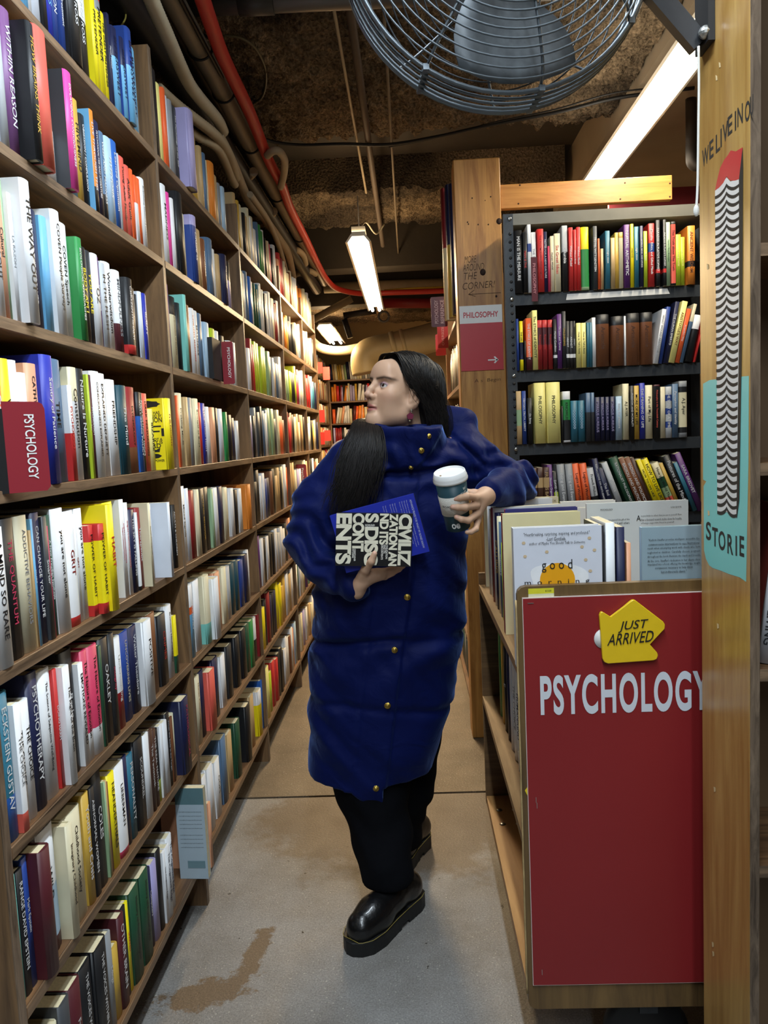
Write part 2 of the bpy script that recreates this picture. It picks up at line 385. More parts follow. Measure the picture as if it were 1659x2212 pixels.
ROWS_LEFT[0, 0] = '''57;
66|sb|23||w ; 76|w|23|Motivation|bk ; 98|iw|23|How We Change|bk ; 108|bk|22||w ; 121|rb|23|ADVANCES|sb ; 135|db|23|DEPRESSION|w ; 146|db,w:.3|24|Psychological Treatment|w
161-185|bk:.52,w|26|CAROL ROSS|w ; 209|bk:.52,w|26|CAROL ROSS|w ; 218|yl|25|PRETENDER|bk ; 233|yl:.75,gr:.1,rd|27|PRETENDER|bk ; 244|yl|22|THE GREAT PRETENDER|bk ; 249|nv|23|Panic Proof|w
255-267|sb,nv:.35|21|BITTERSWEET|nv ; 273-281|sb,nv:.35|20|BITTERSWEET|nv ; 287-299|sb,db:.4|24|BITTERSWEET|nv ; 308|sb|23|BITTERSWEET|nv'''
ROWS_LEFT[0, 1] = '''-30;
-12|w|23||bk ; 7|rb:.5,lg|24||w ; 24|lg|24||gr ; 45|pr|26|WITHIN REASON|w ; 84-98|bk|25|HOW BRAINS THINK|gd ; 113-127|co|26||w ; 131|w|11||bk
160-175|pk|24|EXPLAINING CONSCIOUSNESS|w ; 178|sb|23||w ; 190|gd|23|HIVEMIND|bk ; 202|bk|21|OBSESSION / COMPULSION|w ; 210-218|bk:.25,oo|23|LIVE THROUGH THIS|w ; 228|nv|22|PSYCHOANALYSIS AND LITERATURE|w ; 238|bk:.3,gb|21|WEEP AND MADNESS|w
253|pb|21|HYPNOSIS|w ; 268|bl|22|Learned Optimism|w ; 271|lg|20||w ; 283|co|20|Young Adult Family|bk ; 292|co|19|Adult Guilt|bk ; 298|or_|19||w ; 304|w,or_:.4|18||w ; 310|or_|18||w ; 321|w|19|Rebuilding Shattered Lives|gr'''
ROWS_LEFT[0, 2] = '''-16;
0|w|24||bk ; 16|w:.6,tn|24|THE WAY OUT|bk ; 29|pp|25|Cultural|bk ; 34|sg|25||dk ; 40-49|w|23|LA RAZON|gr ; 73-92|w|26|THE WAY OUT|bk ; 111|nv|23|HELPING THE BEREAVED|w ; 125|sb|23||w
135-152|w|25|COVEN People Surveys|bk ; 170|w|24|COVEN Speech|bk ; 183-195|gn|22|BIOLOGICAL APPROACHES|w ; 199|bk|21|BODY AM I|yl ; 210|ch|21|YOU ARE|yl ; 223|w|21|OZ|bk ; 229|pl|21|Compassionate|w ; 239|lg|20|IN THE FLESH|bk
255|w|21|Wonderwisdom|bk ; 269|mr:.35,w|20|MINDFULNESS|gr ; 285-299|rd:.12,bk|19|CSIKSZENTMIHALYI|w ; 304|bk|18|Consciousness|w ; 308|bk|17||w ; 315|iw|18||bk ; 321|rb|18|BEAUTY|w ; 326|w|18|Planners|bk'''
ROWS_LEFT[0, 3] = '''-20;
-8|w|21||bk ; 2|co|20|HH|w ; 24|or_|24|oura|w ; 42|yl|23|Willow|bk ; 58|w|23|ladder|bk ; 75|w|21|anticipate|bk ; 98|w:.5,pp|23|CATHY N. DAVIDSON|bk ; 115-139|rb|25|Sentry of Patience|w ; 159|gb|25|TIME|bk ; 168|rd:.5,w|20|PSYCHOLOGY|rd
170-186|w:.7,cr|24|Constitution|bk ; 200|bk|24|Nature Is Nurture|w ; 204|lm|23|Expressive Shape|w ; 209|mr|23|PSYCHOLOGY|w ; 217-234|w|24|CONSCIOUSNESS EXPLAINED|bk ; 247|w|24|EXPLAINED DENNETT|bk ; 268|w|23|FRIENDSHIP|bk ; 285|dt|22|The Mind|w ; 305|br:.3,dr|22|PSYCHOLOGY|bk
313|bl:.7,bk|21|WELL-BEING POLICY|w ; 318|bk|21|Freud and Human Nature|w ; 333|co|21|DARK PERSUASION|bk ; 342|py|17|BIZARRE|bk ; 371-381|yl|20|PHILOSOPHY|dr'''
ROWS_LEFT[0, 4] = '''-24;
-10|w|24||bk ; 7-37|w|24|A MIND SO RARE|bk ; 57|bk|25|THE QUANTUM|ro ; 83|cr|25|ADDICTIVE BEHAVIORS|gr ; 86|tn|22||bk ; 91|sb|24|SYLLABUS|w ; 109|nv|25|CAN CHANGE YOUR LIFE|w ; 119|dg|24|Smarter|w ; 122|ro|22|OUT OF TOUCH|w
132|dk|24|A New Freudian Synthesis|w ; 138-161|w|25|you are not alone|bk ; 179|rd:.08,w|24|GRIT|dr ; 185|w|23|GRIT|dr ; 199|w|24|you are not alone|bk ; 207-216|rd:.12,yl:.7,rd|20|POWER OF HABIT|bk ; 230-240|rd:.12,yl:.7,rd|20|POWER OF HABIT|bk
250-262|yl|24|HABIT|rd ; 271|yl|24|HABIT|rd ; 276|w|24|supercommunicators|ro ; 282|w|24|supercommunicators|ro ; 289|w|23|supercommunicators|ro ; 299|nv|21|THE SKY IS FALLING|w ; 304-309|bk:.05,w|20||bk ; 313|dr|21|Therapeutic|w
332-336|cr|22|Human Development|bk ; 348|w|21|THE BIG HUMAN|bk ; 373-378|iw|21||bk ; 384|bk|20|Discovery|w ; 390|bk|19|ADULTS & CHILDREN|w'''
ROWS_LEFT[0, 5] = '''16;
43|bl:.3,tl|26|ECKSTEIN GUSTAV|w ; 55-67|co:.15,w|23|THE CHOICE|gr ; 71|w|22|THE CHOICE|bk ; 87|w|22|THE CHOICE|bk ; 110|nv|26|PSYCHOTHERAPY|w ; 138|w|25|The Science of Subjective Well-Being|bk ; 145|rd|24|DOING HARM|w ; 160-172|w|24|The Right of the Brain|bk
185|bk|26|Brain|w ; 195|w|22|EMOTIONS REVEALED|bk ; 208|w:.25,ro|24|The Nature of Emotion|bk ; 227|w:.25,ro|24|The Nature of Emotion|bk ; 232|dk|23||w ; 250|bk|24|OAKLEY|w ; 260|ch|24|Integrity|ro ; 277|dr:.4,w|22|Understanding|w
295|db|22|UNCOVERING LIVES|cr ; 312|nv|22|Walter Theodore|w ; 325-342|w|22|POSITIVE|bk ; 353|br|22||w ; 371|ch|20|CRIMES|rd ; 383|w|21|Brainwave Neurotherapy|bk ; 388|dk:.3,yl|17||w'''
ROWS_LEFT[0, 6] = '''40;
61|aq|23||w ; 74|bk|23|RANGE DAVID EPSTEIN|w ; 86|db|24|Mark Epstein|w ; 112-134|mr|24||w ; 146|mr:.12,pb:.4,w|25|WILD|bk ; 165-177|cr|23|Imaginary Childhood|bk ; 195|cr|23|Childhood Society|bk ; 208|gd|24|Youth and Crisis|w
217|bk|24|ABNORMAL WOMEN|w ; 237|bk|26|COLES|w ; 239|sg|22||w ; 243|tn|22||br ; 248|br|21||w ; 250-264|yl|22|NEANDERTHALS|bk ; 283|ro:.07,w|22|LIEBERMAN|bk ; 292|nv|22||w ; 304|tl|21|PERSONALITY|w ; 323|bk|23|SCOUNDREL|w
325-335|w|22||w ; 340|db2|22|The Tavistock|w ; 347|db2|21|THE REAL NATURE|w ; 354|lm:.3,bk|20||w ; 360|w|20||bk ; 369|w|20||gr ; 377|bk|21|When the Body Is the Target|w ; 381|br|19||w ; 387|cr|19||bk ; 405-420|nv|22|PATHOLOGICAL|ro'''
ROWS_LEFT[0, 7] = '''128;
150|cr|21||bk ; 171|dg|23|Collected|w ; 195|mr|23|Family|w ; 220|bk|23|THE VOICES WITHIN|w ; 246|bk|23|THE VOICES WITHIN|w ; 256|gr|22|Edings|w ; 268|gd|17||w ; 272-284|mr|22|OTHER BRAIN|w ; 288|bk|22||w ; 293|yl|22|SPARKED|rd
314|dk|23|History of Psychoanalysis|bk ; 334|dk|23|History of Psychoanalysis|bk ; 341|nv|21|Computers|w ; 352|lv|21||w ; 361|bk|22||w ; 366|w|20|The Cognitive Edge|nv ; 374|w|20|The Cognitive Edge|nv ; 384|w|21|The Cognitive Edge|nv'''
# second bay
ROWS_LEFT[1, 0] = '''330;
338|cr|27||bk ; 352|bk|26||w ; 360|py|24||bk ; 366|or_|24||w ; 372|iw|23||bk ; 380|gr|23||w ; 392|dg|23|The Psychology of the Self|w ; 425-434|lv|25||w ; 438|gd|22||w ; 444|tn|22||bk ; 450|gb|21||w ; 456|cr|20||bk ; 461-472|oo|21||br ; 478|tn|19||bk ; 484|gr|18||w ; 490|pb|18||w'''
ROWS_LEFT[1, 1] = '''345;
352|w|24||bk ; 361|w|24||bk ; 372|w|24|MADNESS|bk ; 378|pk|23||w ; 384|w|22||bk ; 394-406|bk|25||gd ; 413|cr|21||bk ; 424-434|db:.85,lv|22|DREAMS|w ; 444|tn|20||bk ; 452|br|19|MONSTERS|w ; 467|gb|21||w ; 473|w|19||bk ; 479|tn|18||bk ; 489-497|nv|19|Psychology|w ; 508|lv,bk:.4|19||w'''
ROWS_LEFT[1, 2] = '''372;
376|pl|25||w ; 390|pc:.75,bk|22|The Interpretation of Dreams|br ; 397|bk|21||w ; 408-413|aq|24||bk ; 420|br|22||w ; 428|w|22|CIVILIZED MADNESS|rd ; 437|w|22|MADNESS|bk ; 447|gb|22||w ; 462|pb|20||w ; 472|lm|19||bk ; 480|w|19|DARK|bk ; 490|bk|18||w ; 500|bk|17||w ; 508|w|18||bk ; 514|w|18||bk'''
ROWS_LEFT[1, 3] = '''390;
394|or_|22||bk ; 408|cr|23|Creating Minds|bk ; 415|tn|22||w ; 423|gr|22||w ; 437|pc|22|Betrayal as Boys|bk ; 444|rd|21||w ; 453|rb|21|The Partisan Heart|w ; 462|w|20||bk ; 472|pp|20||bk ; 478|bk|20||w ; 493|iw|20||gr ; 498|gn|19||w ; 506|bk|18||w ; 513|nv|17||w ; 520|w|16||bk'''
ROWS_LEFT[1, 4] = '''398;
412|w|24|Mixed Signals|bk ; 420|iw|23||bk ; 430|dr|22||w ; 437|cr|22||bk ; 450|bk|22|OPTIMAL BEHAVIOR|gd ; 462|bk|22||gd ; 466|sg|21||w ; 477|w|21||br ; 488|nv|21||w ; 505|cr|20||br ; 513|w|19||bk ; 520|bk|18||w ; 528|w|18||bk ; 536-553|oo|19||br'''
ROWS_LEFT[1, 5] = '''405;
413|pk:.3,w|22||bk ; 424|sb:.6,or_:.1,w|23|JOURNEY|w ; 444|w|23||bk ; 452-462|aq:.3,cr|23||w ; 472-482|w|21||gr ; 488|pp|21||bk ; 495|pc|21||br ; 506|lg|20||w ; 516|dt|20||w ; 523|dt|20||w ; 532|db|19||w ; 541|nv|20||w ; 545|w|21||bk'''
ROWS_LEFT[1, 6] = '''415;
422|w|21||bk ; 430|br|20||w ; 440|cr|22|Human Communication|br ; 452|nv|22||w ; 462-474|co|20||bk ; 486|nv|21||gd ; 496|w|19||bk ; 512|ch|20||gr ; 528|bk|20||w ; 538|bk|20||gr ; 545|dk|20||w ; 552|gn|20||w ; 562|bk:.5,w|19||bk ; 570|dr|19||w'''
ROWS_LEFT[1, 7] = '''424;
440|bk|19||w ; 456|w|22||gr ; 470|w|22||bk ; 487|w|20|OOPS|bk ; 500|gb|24||w ; 512|tn|22||w ; 530|dk|22||w ; 536-552|bk|23||w ; 560|tn|22||w'''
ROWS_LEFT[1, 7] += ''' ; 562-573|yl:.7,w|20||bk ; 581|bl|22||w'''
# third and later bays: colours read off the photograph, thinner and thinner
ROWS_LEFT[2, 0] = '512;tn gd cr bk tn cr w cr w gb gn gn w bk tn cr ro bk w'
ROWS_LEFT[2, 1] = '520;w cr w gb bl w dk dk tl w w bk w w lg cr dr dr w'
ROWS_LEFT[2, 2] = '530;or_ w dr rd lm lm lm lm lm sg bk w tn gb lg w'
ROWS_LEFT[2, 3] = '545;lv bk gr dg bk gb w gb sg sg dg cr or_ or_ br'
ROWS_LEFT[2, 4] = '552;bk bk w iw db nv br bk tn tn bk cr w or_'
ROWS_LEFT[2, 5] = '556;w pl w bk w bk bk w lg w w bk pp'
ROWS_LEFT[2, 6] = '560;yl yl bk dr nv bk nv yl yl gd gd w lg tn w'
ROWS_LEFT[2, 7] = '570;pb py lm rd rd bk bk bk w w w br w pp pb'
ROWS_LEFT[3, 0] = '600;pp rd dr cr cr cr br cr lg w oo'
ROWS_LEFT[3, 1] = '604;or_ gr oo gd bk bk bk dg cr w pb w'
ROWS_LEFT[3, 2] = '612;bk sg sg lm bk bk lm ro dr w cr w'
ROWS_LEFT[3, 3] = '618;dr rd dr br bk cr tn cr br tn bk'
ROWS_LEFT[3, 4] = '624;tn tn cr lv w tn cr pp'
ROWS_LEFT[3, 5] = '630;cr lg rd w bk w tn cr'
ROWS_LEFT[3, 6] = '632;w dk w cr bk pl aq or_'
ROWS_LEFT[3, 7] = '636;w cr lv w tn cr w'
ROWS_LEFT[4, 0] = '652;oo cr pc pc w pc cr'
ROWS_LEFT[4, 1] = '656;w cr pc cr w bk bk'
ROWS_LEFT[4, 2] = '658;rd dr rd rd sb tl nv'
ROWS_LEFT[4, 3] = '660;bk w cr bk gd cr nv nv'
ROWS_LEFT[4, 4] = '662;cr bk w br cr w'
ROWS_LEFT[4, 5] = '664;w pl w cr bk w'
ROWS_LEFT[4, 6] = '666;cr w tn pb'
ROWS_LEFT[4, 7] = '668;tn w cr w'
ROWNAME = ['top', 'second', 'third', 'fourth', 'fifth', 'sixth', 'seventh', 'lowest']
ROWS_METAL = {}
ROWS_METAL[0] = '''1114-1132|bk|25|MAN IS THE MEASURE|w;1132-1141|bk|24|MAN IS THE|rd;1142-1150|w:.6,db:.12,w|27||bk;1151-1161|w|24|THE SPELL OF|gr;1163-1177|rd|25|THE POSTMODERN PREDICAMENT|dr;1177-1185|nv|24|NOTES FOR A NEW CULTURE|w;1185-1189|ro|18||w;1191-1199|cr|22|Human World|bk
1200-1213|cr|23|Six Great Ideas|rd;1217-1229|bk:.6,lg|26|Columbia|w;1231-1240|rd|25|Without Model|w;1241-1247|rd|24|Without Model|w;1248-1256|rd|25|Without Model|w;1257-1275|sg:.05,gn:.6,yl|25||bk;1283-1292|dg|25|HOTEL WITTGENSTEIN|w;1293-1297|or_|20||w;1299-1305|tn|16||bk;1310-1320|tl|23|night vision|w;1321-1330|tn|20||bk
1330-1338|gd|22||w;1338-1347|pc:.9,gd|22||bk;1350-1363|pl|25|NUPTIAL ARITHMETIC|w;1363-1370|yl|25|ZARDOZ|bk;1372-1382|tl|24|night vision|w;1383-1390|nv|24|WORLD, MIND, AND ETHICS|w;1392-1400|lm|22|Six Essays|w;1403-1416|rd:.55,db:.14,rd|25|Morality, Ethics, and Gifted Minds|w;1418-1427|bk:.2,rd:.06,bk|26|PARADISE IN PLATO'S SOPHIST|w;1433-1440|bk:.2,rd:.06,bk|26|PARADISE IN PLATO'S SOPHIST|w
1440-1449|sg|25|Hume's First Principles|dk;1450-1460|bk:.03,co:.93,bk|25|The Truth about The Truth|mr;1461-1472|lm|20|growing moral|py;1472-1481|lm|19|growing moral|py;1485-1502|oo:.3,bk:.1,oo|23|ANCIENT WISDOM|br'''
ROWS_METAL[1] = '''1118-1123|db|21||w;1125-1132|yl:.22,nv:.35,yl|20|THE LIES THAT BIND|bk;1134-1137|bk|12||w;1138-1151|mr:.25,or_|21|THE ETHICS OF IDENTITY|w;1152-1163|py|24|The ETHICS of IDENTITY|bk;1163-1173|dr:.5,mr:.35,rd|20|Responsibility|rd;1174-1184|dr:.5,mr:.35,rd|20|Responsibility|rd;1186-1196|dr:.5,mr:.35,rd|20|Responsibility|rd;1197-1205|bk:.22,w:.06,bk|20|Human Condition|w;1205-1215|pl|22|On Love and Tyranny|w;1216-1224|ch|23|UNLEARNING|gd;1224-1231|bk:.22,w:.08,bk|19|ARENDT|w
1232-1240|bk:.22,w:.08,bk|19|ARENDT|w;1240-1245|bk:.22,w:.08,bk|19|ARENDT|w;1246-1256|py|18|How to Tell a Story|bk;1257-1267|py|18|How to Tell a Story|bk;1269-1274|tl|18||w;1274-1280|tl|18||w;1281-1289|w|20||bk;1290-1318|br:.82,bk|21|Aristotle|db2;1322-1350|br:.82,bk|20|Aristotle|db2;1350-1354|w|20||bk;1355-1385|br:.82,bk|21|Aristotle|db2;1386-1412|br:.82,bk|21|Aristotle|db2
1412-1421|w|22|WHAT WOULD ARISTOTLE|gr|9.5;1422-1431|db|23||w|9.5;1436-1445|nv|25|THE HUMAN EMBRYO|w|11;1445-1457|py|25|ARISTOTLE'S WAY|br|13;1459-1469|or_|22|Aristotle's Way|w|13;1470-1477|gb:.7,cr|24||bk|14;1481-1496|bk:.7,w|19||w|12;1499-1502|rd|17||w|13'''
ROWS_METAL[2] = '''1118-1129|tn:.35,sg:.3,tn|22||bk;1130-1139|db|22|HISTORY, TRUTH, LIBERTY|w;1141-1151|bk|19|On Being|w;1156-1181|py|25|PHILOSOPHY|bk;1182-1213|py|25|PHILOSOPHY|bk;1214-1217|bk|15||w;1217-1234|w:.04,bk:.4,gn:.4,w|21|KNOWLEDGE|bk;1234-1249|tl|17|ooooooo|pb;1250-1266|tl|17|ooooooo|pb;1267-1277|dg:.6,gb|20||w;1278-1285|dg:.6,gb|20||w;1286-1297|nv|18|MARCUS AURELIUS|lv;1298-1307|nv|18|MARCUS AURELIUS|lv
1309-1318|nv|18|MARCUS AURELIUS|lv;1319-1329|nv|18|MARCUS AURELIUS|lv;1331-1344|pb|18|living for pleasure|w;1347-1361|pc|23|A.J. AYER|bk;1362-1370|bk|22|FREEDOM AND MORALITY|w;1371-1382|gd|22|MORE OF MY LIFE|bk;1384-1395|rb|23|THE MEANING OF LIFE|w;1396-1412|pc|22|Part of My Life|bk;1413-1426|bk:.97,mr|22|Philosophy in the Twentieth Century|co;1427-1437|cr|21||bk
1438-1452|lg:.2,db:.12,lg:.14,db:.12,lg:.14,db:.12,lg|21|THE SPIRIT OF A TIME|w;1453-1466|gb|22|Perception and Identity|w;1467-1485|gr:.08,bk:.1,pc:.62,bk:.1,gr|23|A.J. Ayer|bk'''
ROWS_METAL[3] = '''1150-1163|db2:.6,tn:.2,db2|21||w;1163-1175|db2:.6,tn:.2,db2|21||w;1176-1190|db2:.6,tn:.2,db2|21|FRANCIS BACON|tn;1190-1201|pl|22|Novum Organum|w|-3;1202-1211|lm:.55,bk|19|DAVID BARNETT|w|-4;1213-1230|gr|22|Being and Event|w|-4.4;1231-1247|gr|22|Being and Event|w|-4.5;1250-1265|or_|22|Logics of Worlds|bk|-6.5;1266-1282|or_|22|Logics of Worlds|bk|-6.5;1285-1300|bk:.4,lg|20|French Philosophy|bk|-9
1306-1319|nv|24|REFLECTIONS ON ANTI-SEMITISM|w|-12;1321-1332|nv|20|The End|w|-16;1341-1354|lg|23|Politics|w|-20;1364-1383|dk|25|RATIONALIST PHILOSOPHY|w|-21;1386-1398|br|25|BADIOU AND POLITICS|w|-22;1399-1411|br|25|BADIOU AND POLITICS|w|-22;1412-1420|db2|25||w|-22;1422-1432|yl|24|HOW TO LIVE LIKE|bk|-22;1434-1448|yl|24|HOW TO LIVE LIKE|bk|-22;1451-1466|pc:.1,co:.2,sg:.2,dk:.2,pc|22|How the World Thinks|bk|-22
1468-1476|gd|22||w|-22;1480-1496|bk|25|Postures of the Mind|w|-22;1498-1507|tl|22||w|-22;1508-1521|pl|26|SARA BREDVET|w|-22'''
# ================================================================== book builder
CN = dict(w='white', iw='white', cr='cream', pc='cream', gr='grey', lg='pale grey', dg='dark grey', bk='black', ch='charcoal', nv='navy', db='dark blue', bl='blue', rb='royal blue', sb='sky blue',
          pb='pale blue', tl='teal blue', dt='dark teal', gn='green', dk='dark green', lm='lime green', yl='yellow', py='pale yellow', gd='gold', tn='tan', br='brown', db2='dark brown', rd='red', dr='dark red',
          or_='orange-red', oo='orange', co='coral red', pk='pink', ro='crimson', pl='purple', lv='lilac', mr='maroon', pp='peach', sg='sage green', aq='aqua', gb='blue-grey', pr='plum')
PAGE = mat('D8CBA6', .9, var=.18, scale=180)
PAGE_D = mat('B79C72', .9, var=.2, scale=180)
def cmat(k): return mat(PAL[k], .48, var=.12, scale=14)
def tmat(k): return mat(PAL[k], .5, var=0.02)
def parse_cols(s):
    segs = []
    for p in s.split(','):
        k, _, f = p.partition(':'); segs.append([k, float(f) if f else None])
    rest = 1 - sum(f for _, f in segs if f); n = sum(1 for _, f in segs if f is None)
    for g in segs:
        if g[1] is None: g[1] = rest / n
    return segs
RNG = random.Random(7)
def book_geo(b, cov, pag, let, mi):
    """writes one book into bmeshes. b: dict org, n (spine normal), th, h, d, cols, title, tc, tilt, hard"""
    z = Vector((0, 0, 1)); n = Vector(b['n']).normalized(); r = z.cross(n)
    a = math.radians(b.get('tilt', 0)); up = (z * math.cos(a) + r * math.sin(a)); rr = (r * math.cos(a) - z * math.sin(a))
    org = Vector(b['org']); th, h, d = b['th'] * .97, b['h'], b['d']
    if a > 0: org = org + z * (th / 2 * math.sin(a))
    elif a < 0: org = org + z * (th / 2 * math.sin(-a))
    hard = b.get('hard', th > .024); bd = .0028 if hard else .0009
    bulge = (.10 if hard else .03) * th + .0006
    P = lambda t, e, v: org + rr * t + n * e + up * v
    prof = [(-th / 2, -d), (-th / 2, -bulge * 1.6), (-th * .38, -bulge * .45), (-th * .15, 0), (th * .15, 0), (th * .38, -bulge * .45), (th / 2, -bulge * 1.6), (th / 2, -d)]
    inn = [(th / 2 - bd, -d), (th / 2 - bd, -.006), (-th / 2 + bd, -.006), (-th / 2 + bd, -d)]
    loop = prof + inn
    v0 = 0.0; prev = None; segs = b['cols']
    ring = [cov.verts.new(P(t, e, 0)) for t, e in loop]
    cov.faces.new(ring).material_index = mi[segs[0][0]]
    for k, f in segs:
        v0 += f * h
        nx = [cov.verts.new(P(t, e, v0)) for t, e in loop]
        for i in range(len(loop)):
            j = (i + 1) % len(loop); fc = cov.faces.new((ring[i], nx[i], nx[j], ring[j])); fc.material_index = mi[k]
            if 0 < i < 6: fc.smooth = True
            if i == 0 and b.get('side'): fc.material_index = mi[b['side']]
        ring = nx
    cov.faces.new(ring[::-1]).material_index = mi[segs[-1][0]]
    e = .003 if hard else .0002
    pw = th / 2 - bd - .0001
    vs = [pag.verts.new(P(t, dd, v)) for t in (-pw, pw) for dd in (-d + e, -.0062) for v in (e, h - e)]
    for f in ((0, 1, 3, 2), (4, 6, 7, 5), (0, 4, 5, 1), (2, 3, 7, 6), (0, 2, 6, 4), (1, 5, 7, 3)): pag.faces.new([vs[i] for i in f])
    if b['title'] and let is not None:
        ln = h * (.70 if len(b['title']) > 10 else .46); ht = min(th * .42, .012)
        v, _ = text_tris(b['title'])
        asp = (v[:, 0].max() - v[:, 0].min()) / max(1e-6, v[:, 1].max() - v[:, 1].min())
        ht = max(ht * .75, min(th * .5, ln / asp, .016)) if asp > 0 else ht
        text_on(let, b['title'], P(0, 0, h * b.get('tpos', .55)), -up, rr, w=min(ln, ht * asp * 1.1), h=ht, mi=mi.get('_t', 0), off=.0007, bold=.01)
BOOKS = []
def px_area(b):
    n = Vector(b['n']); r = Vector((0, 0, 1)).cross(n); o = Vector(b['org'])
    pts = [proj(o + r * (s * b['th'] / 2) + Vector((0, 0, 1)) * v) for s, v in ((-1, 0), (1, 0), (1, b['h']), (-1, b['h']))]
    pts = [(min(1659, max(0, x)), min(2212, max(0, y))) for x, y in pts]
    A = 0
    for i in range(4):
        x0, y0 = pts[i]; x1, y1 = pts[(i + 1) % 4]; A += x0 * y1 - x1 * y0
    return abs(A) / 2 * b.get('vis', 1.0)
def shelf_y(px, X, z):
    lo, hi = -3000., 6000.
    for _ in range(40):
        m = (lo + hi) / 2
        if onX(px, m, X)[2] > z: lo = m
        else: hi = m
    return onX(px, (lo + hi) / 2, X)[1]
def parse_books(s):
    head, _, body = s.partition(';')
    out = []
    for e in body.replace('\n', ';').split(';'):
        e = e.strip()
        if e: out.append(e.split('|'))
    return float(head), out
for (bay, row), s in ROWS_LEFT.items():
    z = SZ[row]; X0 = XF - .010; ymin, ymax = UY[bay] + .013, UY[bay + 1] - .013
    if '|' in s: x0, ent = parse_books(s)
    else:
        x0, _, ks = s.partition(';'); x0 = float(x0); ks = ks.split()
        wts = [RNG.uniform(.6, 1.5) for _ in ks]; tot = sum(wts)
        ya = max(ymin, shelf_y(x0, X0, z)); cum = 0; ent = []
        for k, wt in zip(ks, wts):
            cum += wt; ent.append([ya + (ymax - .02 - ya) * cum / tot, k, str(RNG.choice([19, 21, 22, 23, 24])), '', 'w'])
    y = max(ymin, shelf_y(x0, X0, z)) if x0 > -100 else ymin
    for e in ent:
        xs, cols, h, title, tc = e[:5]; X = X0 + RNG.uniform(-.004, .005)
        if isinstance(xs, float): y1 = xs
        elif '-' in xs[1:]:
            i = xs.index('-', 1); l, rr = float(xs[:i]), float(xs[i + 1:]); lo, hi = -.80, -.655
            for _ in range(30):
                m = (lo + hi) / 2
                if shelf_y(l, m, z) > y: lo = m          # farther out (toward the aisle) shows nearer
                else: hi = m
            X = min(-.676, max(-.73, (lo + hi) / 2)); y1 = shelf_y(rr, X, z)
        else: y1 = shelf_y(float(xs), X0, z)
        y1 = min(max(y1, y + .007), ymax)
        th = y1 - y
        if th < .0055: continue
        BOOKS.append(dict(org=(X, y + th / 2, z + .0005), n=(1, 0, 0), th=min(th, .075), h=min(float(h) / 100, .272), d=RNG.uniform(.14, .165), cols=parse_cols(cols), title=title, tc=tc,
                          side=dict([('EXPLAINING CONSCIOUSNESS', 'dg'), ('LIVE THROUGH THIS', 'sb'), ('BITTERSWEET', 'db')]).get(title), tilt=RNG.uniform(-.3, .3), shelf=(ROWNAME[row] + ' shelf', BAYN[bay]), kind='L'))
        y = y1
YM = 3.25; MZ = [2.016, 1.704, 1.40, 1.09]                       # metal bookcase: front and shelf tops
for row, s in ROWS_METAL.items():
    z = MZ[row]
    for e in s.replace('\n', ';').split(';'):
        e = e.strip().split('|'); l, rr = map(float, e[0].split('-')); tl = float(e[5]) if len(e) > 5 else 0.0
        yb = 945 - (z - 1.45) * 511 - (l - 884) * .05
        xa, xb = onY(l, yb, YM - .02)[0], onY(rr, yb, YM - .02)[0]
        BOOKS.append(dict(org=((xa + xb) / 2, YM - .02 + RNG.uniform(-.006, .006), z + .0006), n=(0, -1, 0), th=xb - xa, h=float(e[2]) / 100, d=RNG.uniform(.13, .16), cols=parse_cols(e[1]), title=e[3], tc=e[4],
                          tilt=tl, shelf=(['top shelf', 'second shelf', 'third shelf', 'fourth shelf'][row], 'metal bookcase'), kind='M', vis=.75 if row == 3 else 1.0))
# ================================================================== more books: cart, right-hand bookcase, far shelves
CX0, CY0, CZ = 0.216, 1.55, [0.962, 0.588, 0.244]                # cart: left side, near end, shelf tops
CARTB = [  # y, thickness, height, width, yaw, colours, title, colour of lettering
    (1.640, .040, .262, .165, 22, 'sb', 'MAYBE TALK TO SOMEONE', 'nv'), (1.715, .030, .262, .15, 16, 'w', 'The Body', 'gr'), (1.765, .020, .205, .14, 16, 'pk:.3,ro', 'Awakening', 'w'),
    (1.880, .034, .272, .16, 16, 'bk', 'BLACK', 'dg'), (1.930, .030, .275, .19, 10, 'ch', '', 'w'), (1.985, .014, .205, .14, 18, 'lm', '', 'w'), (2.020, .022, .255, .17, 14, 'gb', 'memory', 'w'),
    (2.065, .026, .265, .18, 14, 'pc', '', 'bk'), (2.115, .030, .27, .19, 14, 'nv', 'CALLING', 'gd'), (2.165, .022, .28, .20, 12, 'w', '', 'bk'), (2.215, .024, .275, .20, 12, 'dr', '', 'w'), (2.330, .030, .285, .20, 10, 'w', '', 'bk')]
for (y, th, h, d, yaw, cols, ti, tc) in CARTB:
    a = math.radians(yaw); n = (-math.cos(a), -math.sin(a), 0)
    BOOKS.append(dict(org=(CX0 + .012, y, CZ[0] + .0006), n=n, th=th, h=h, d=d, cols=parse_cols(cols), title=ti, tc=tc, shelf=('top', 'book cart'), kind='C', vis=1))
y = 1.60
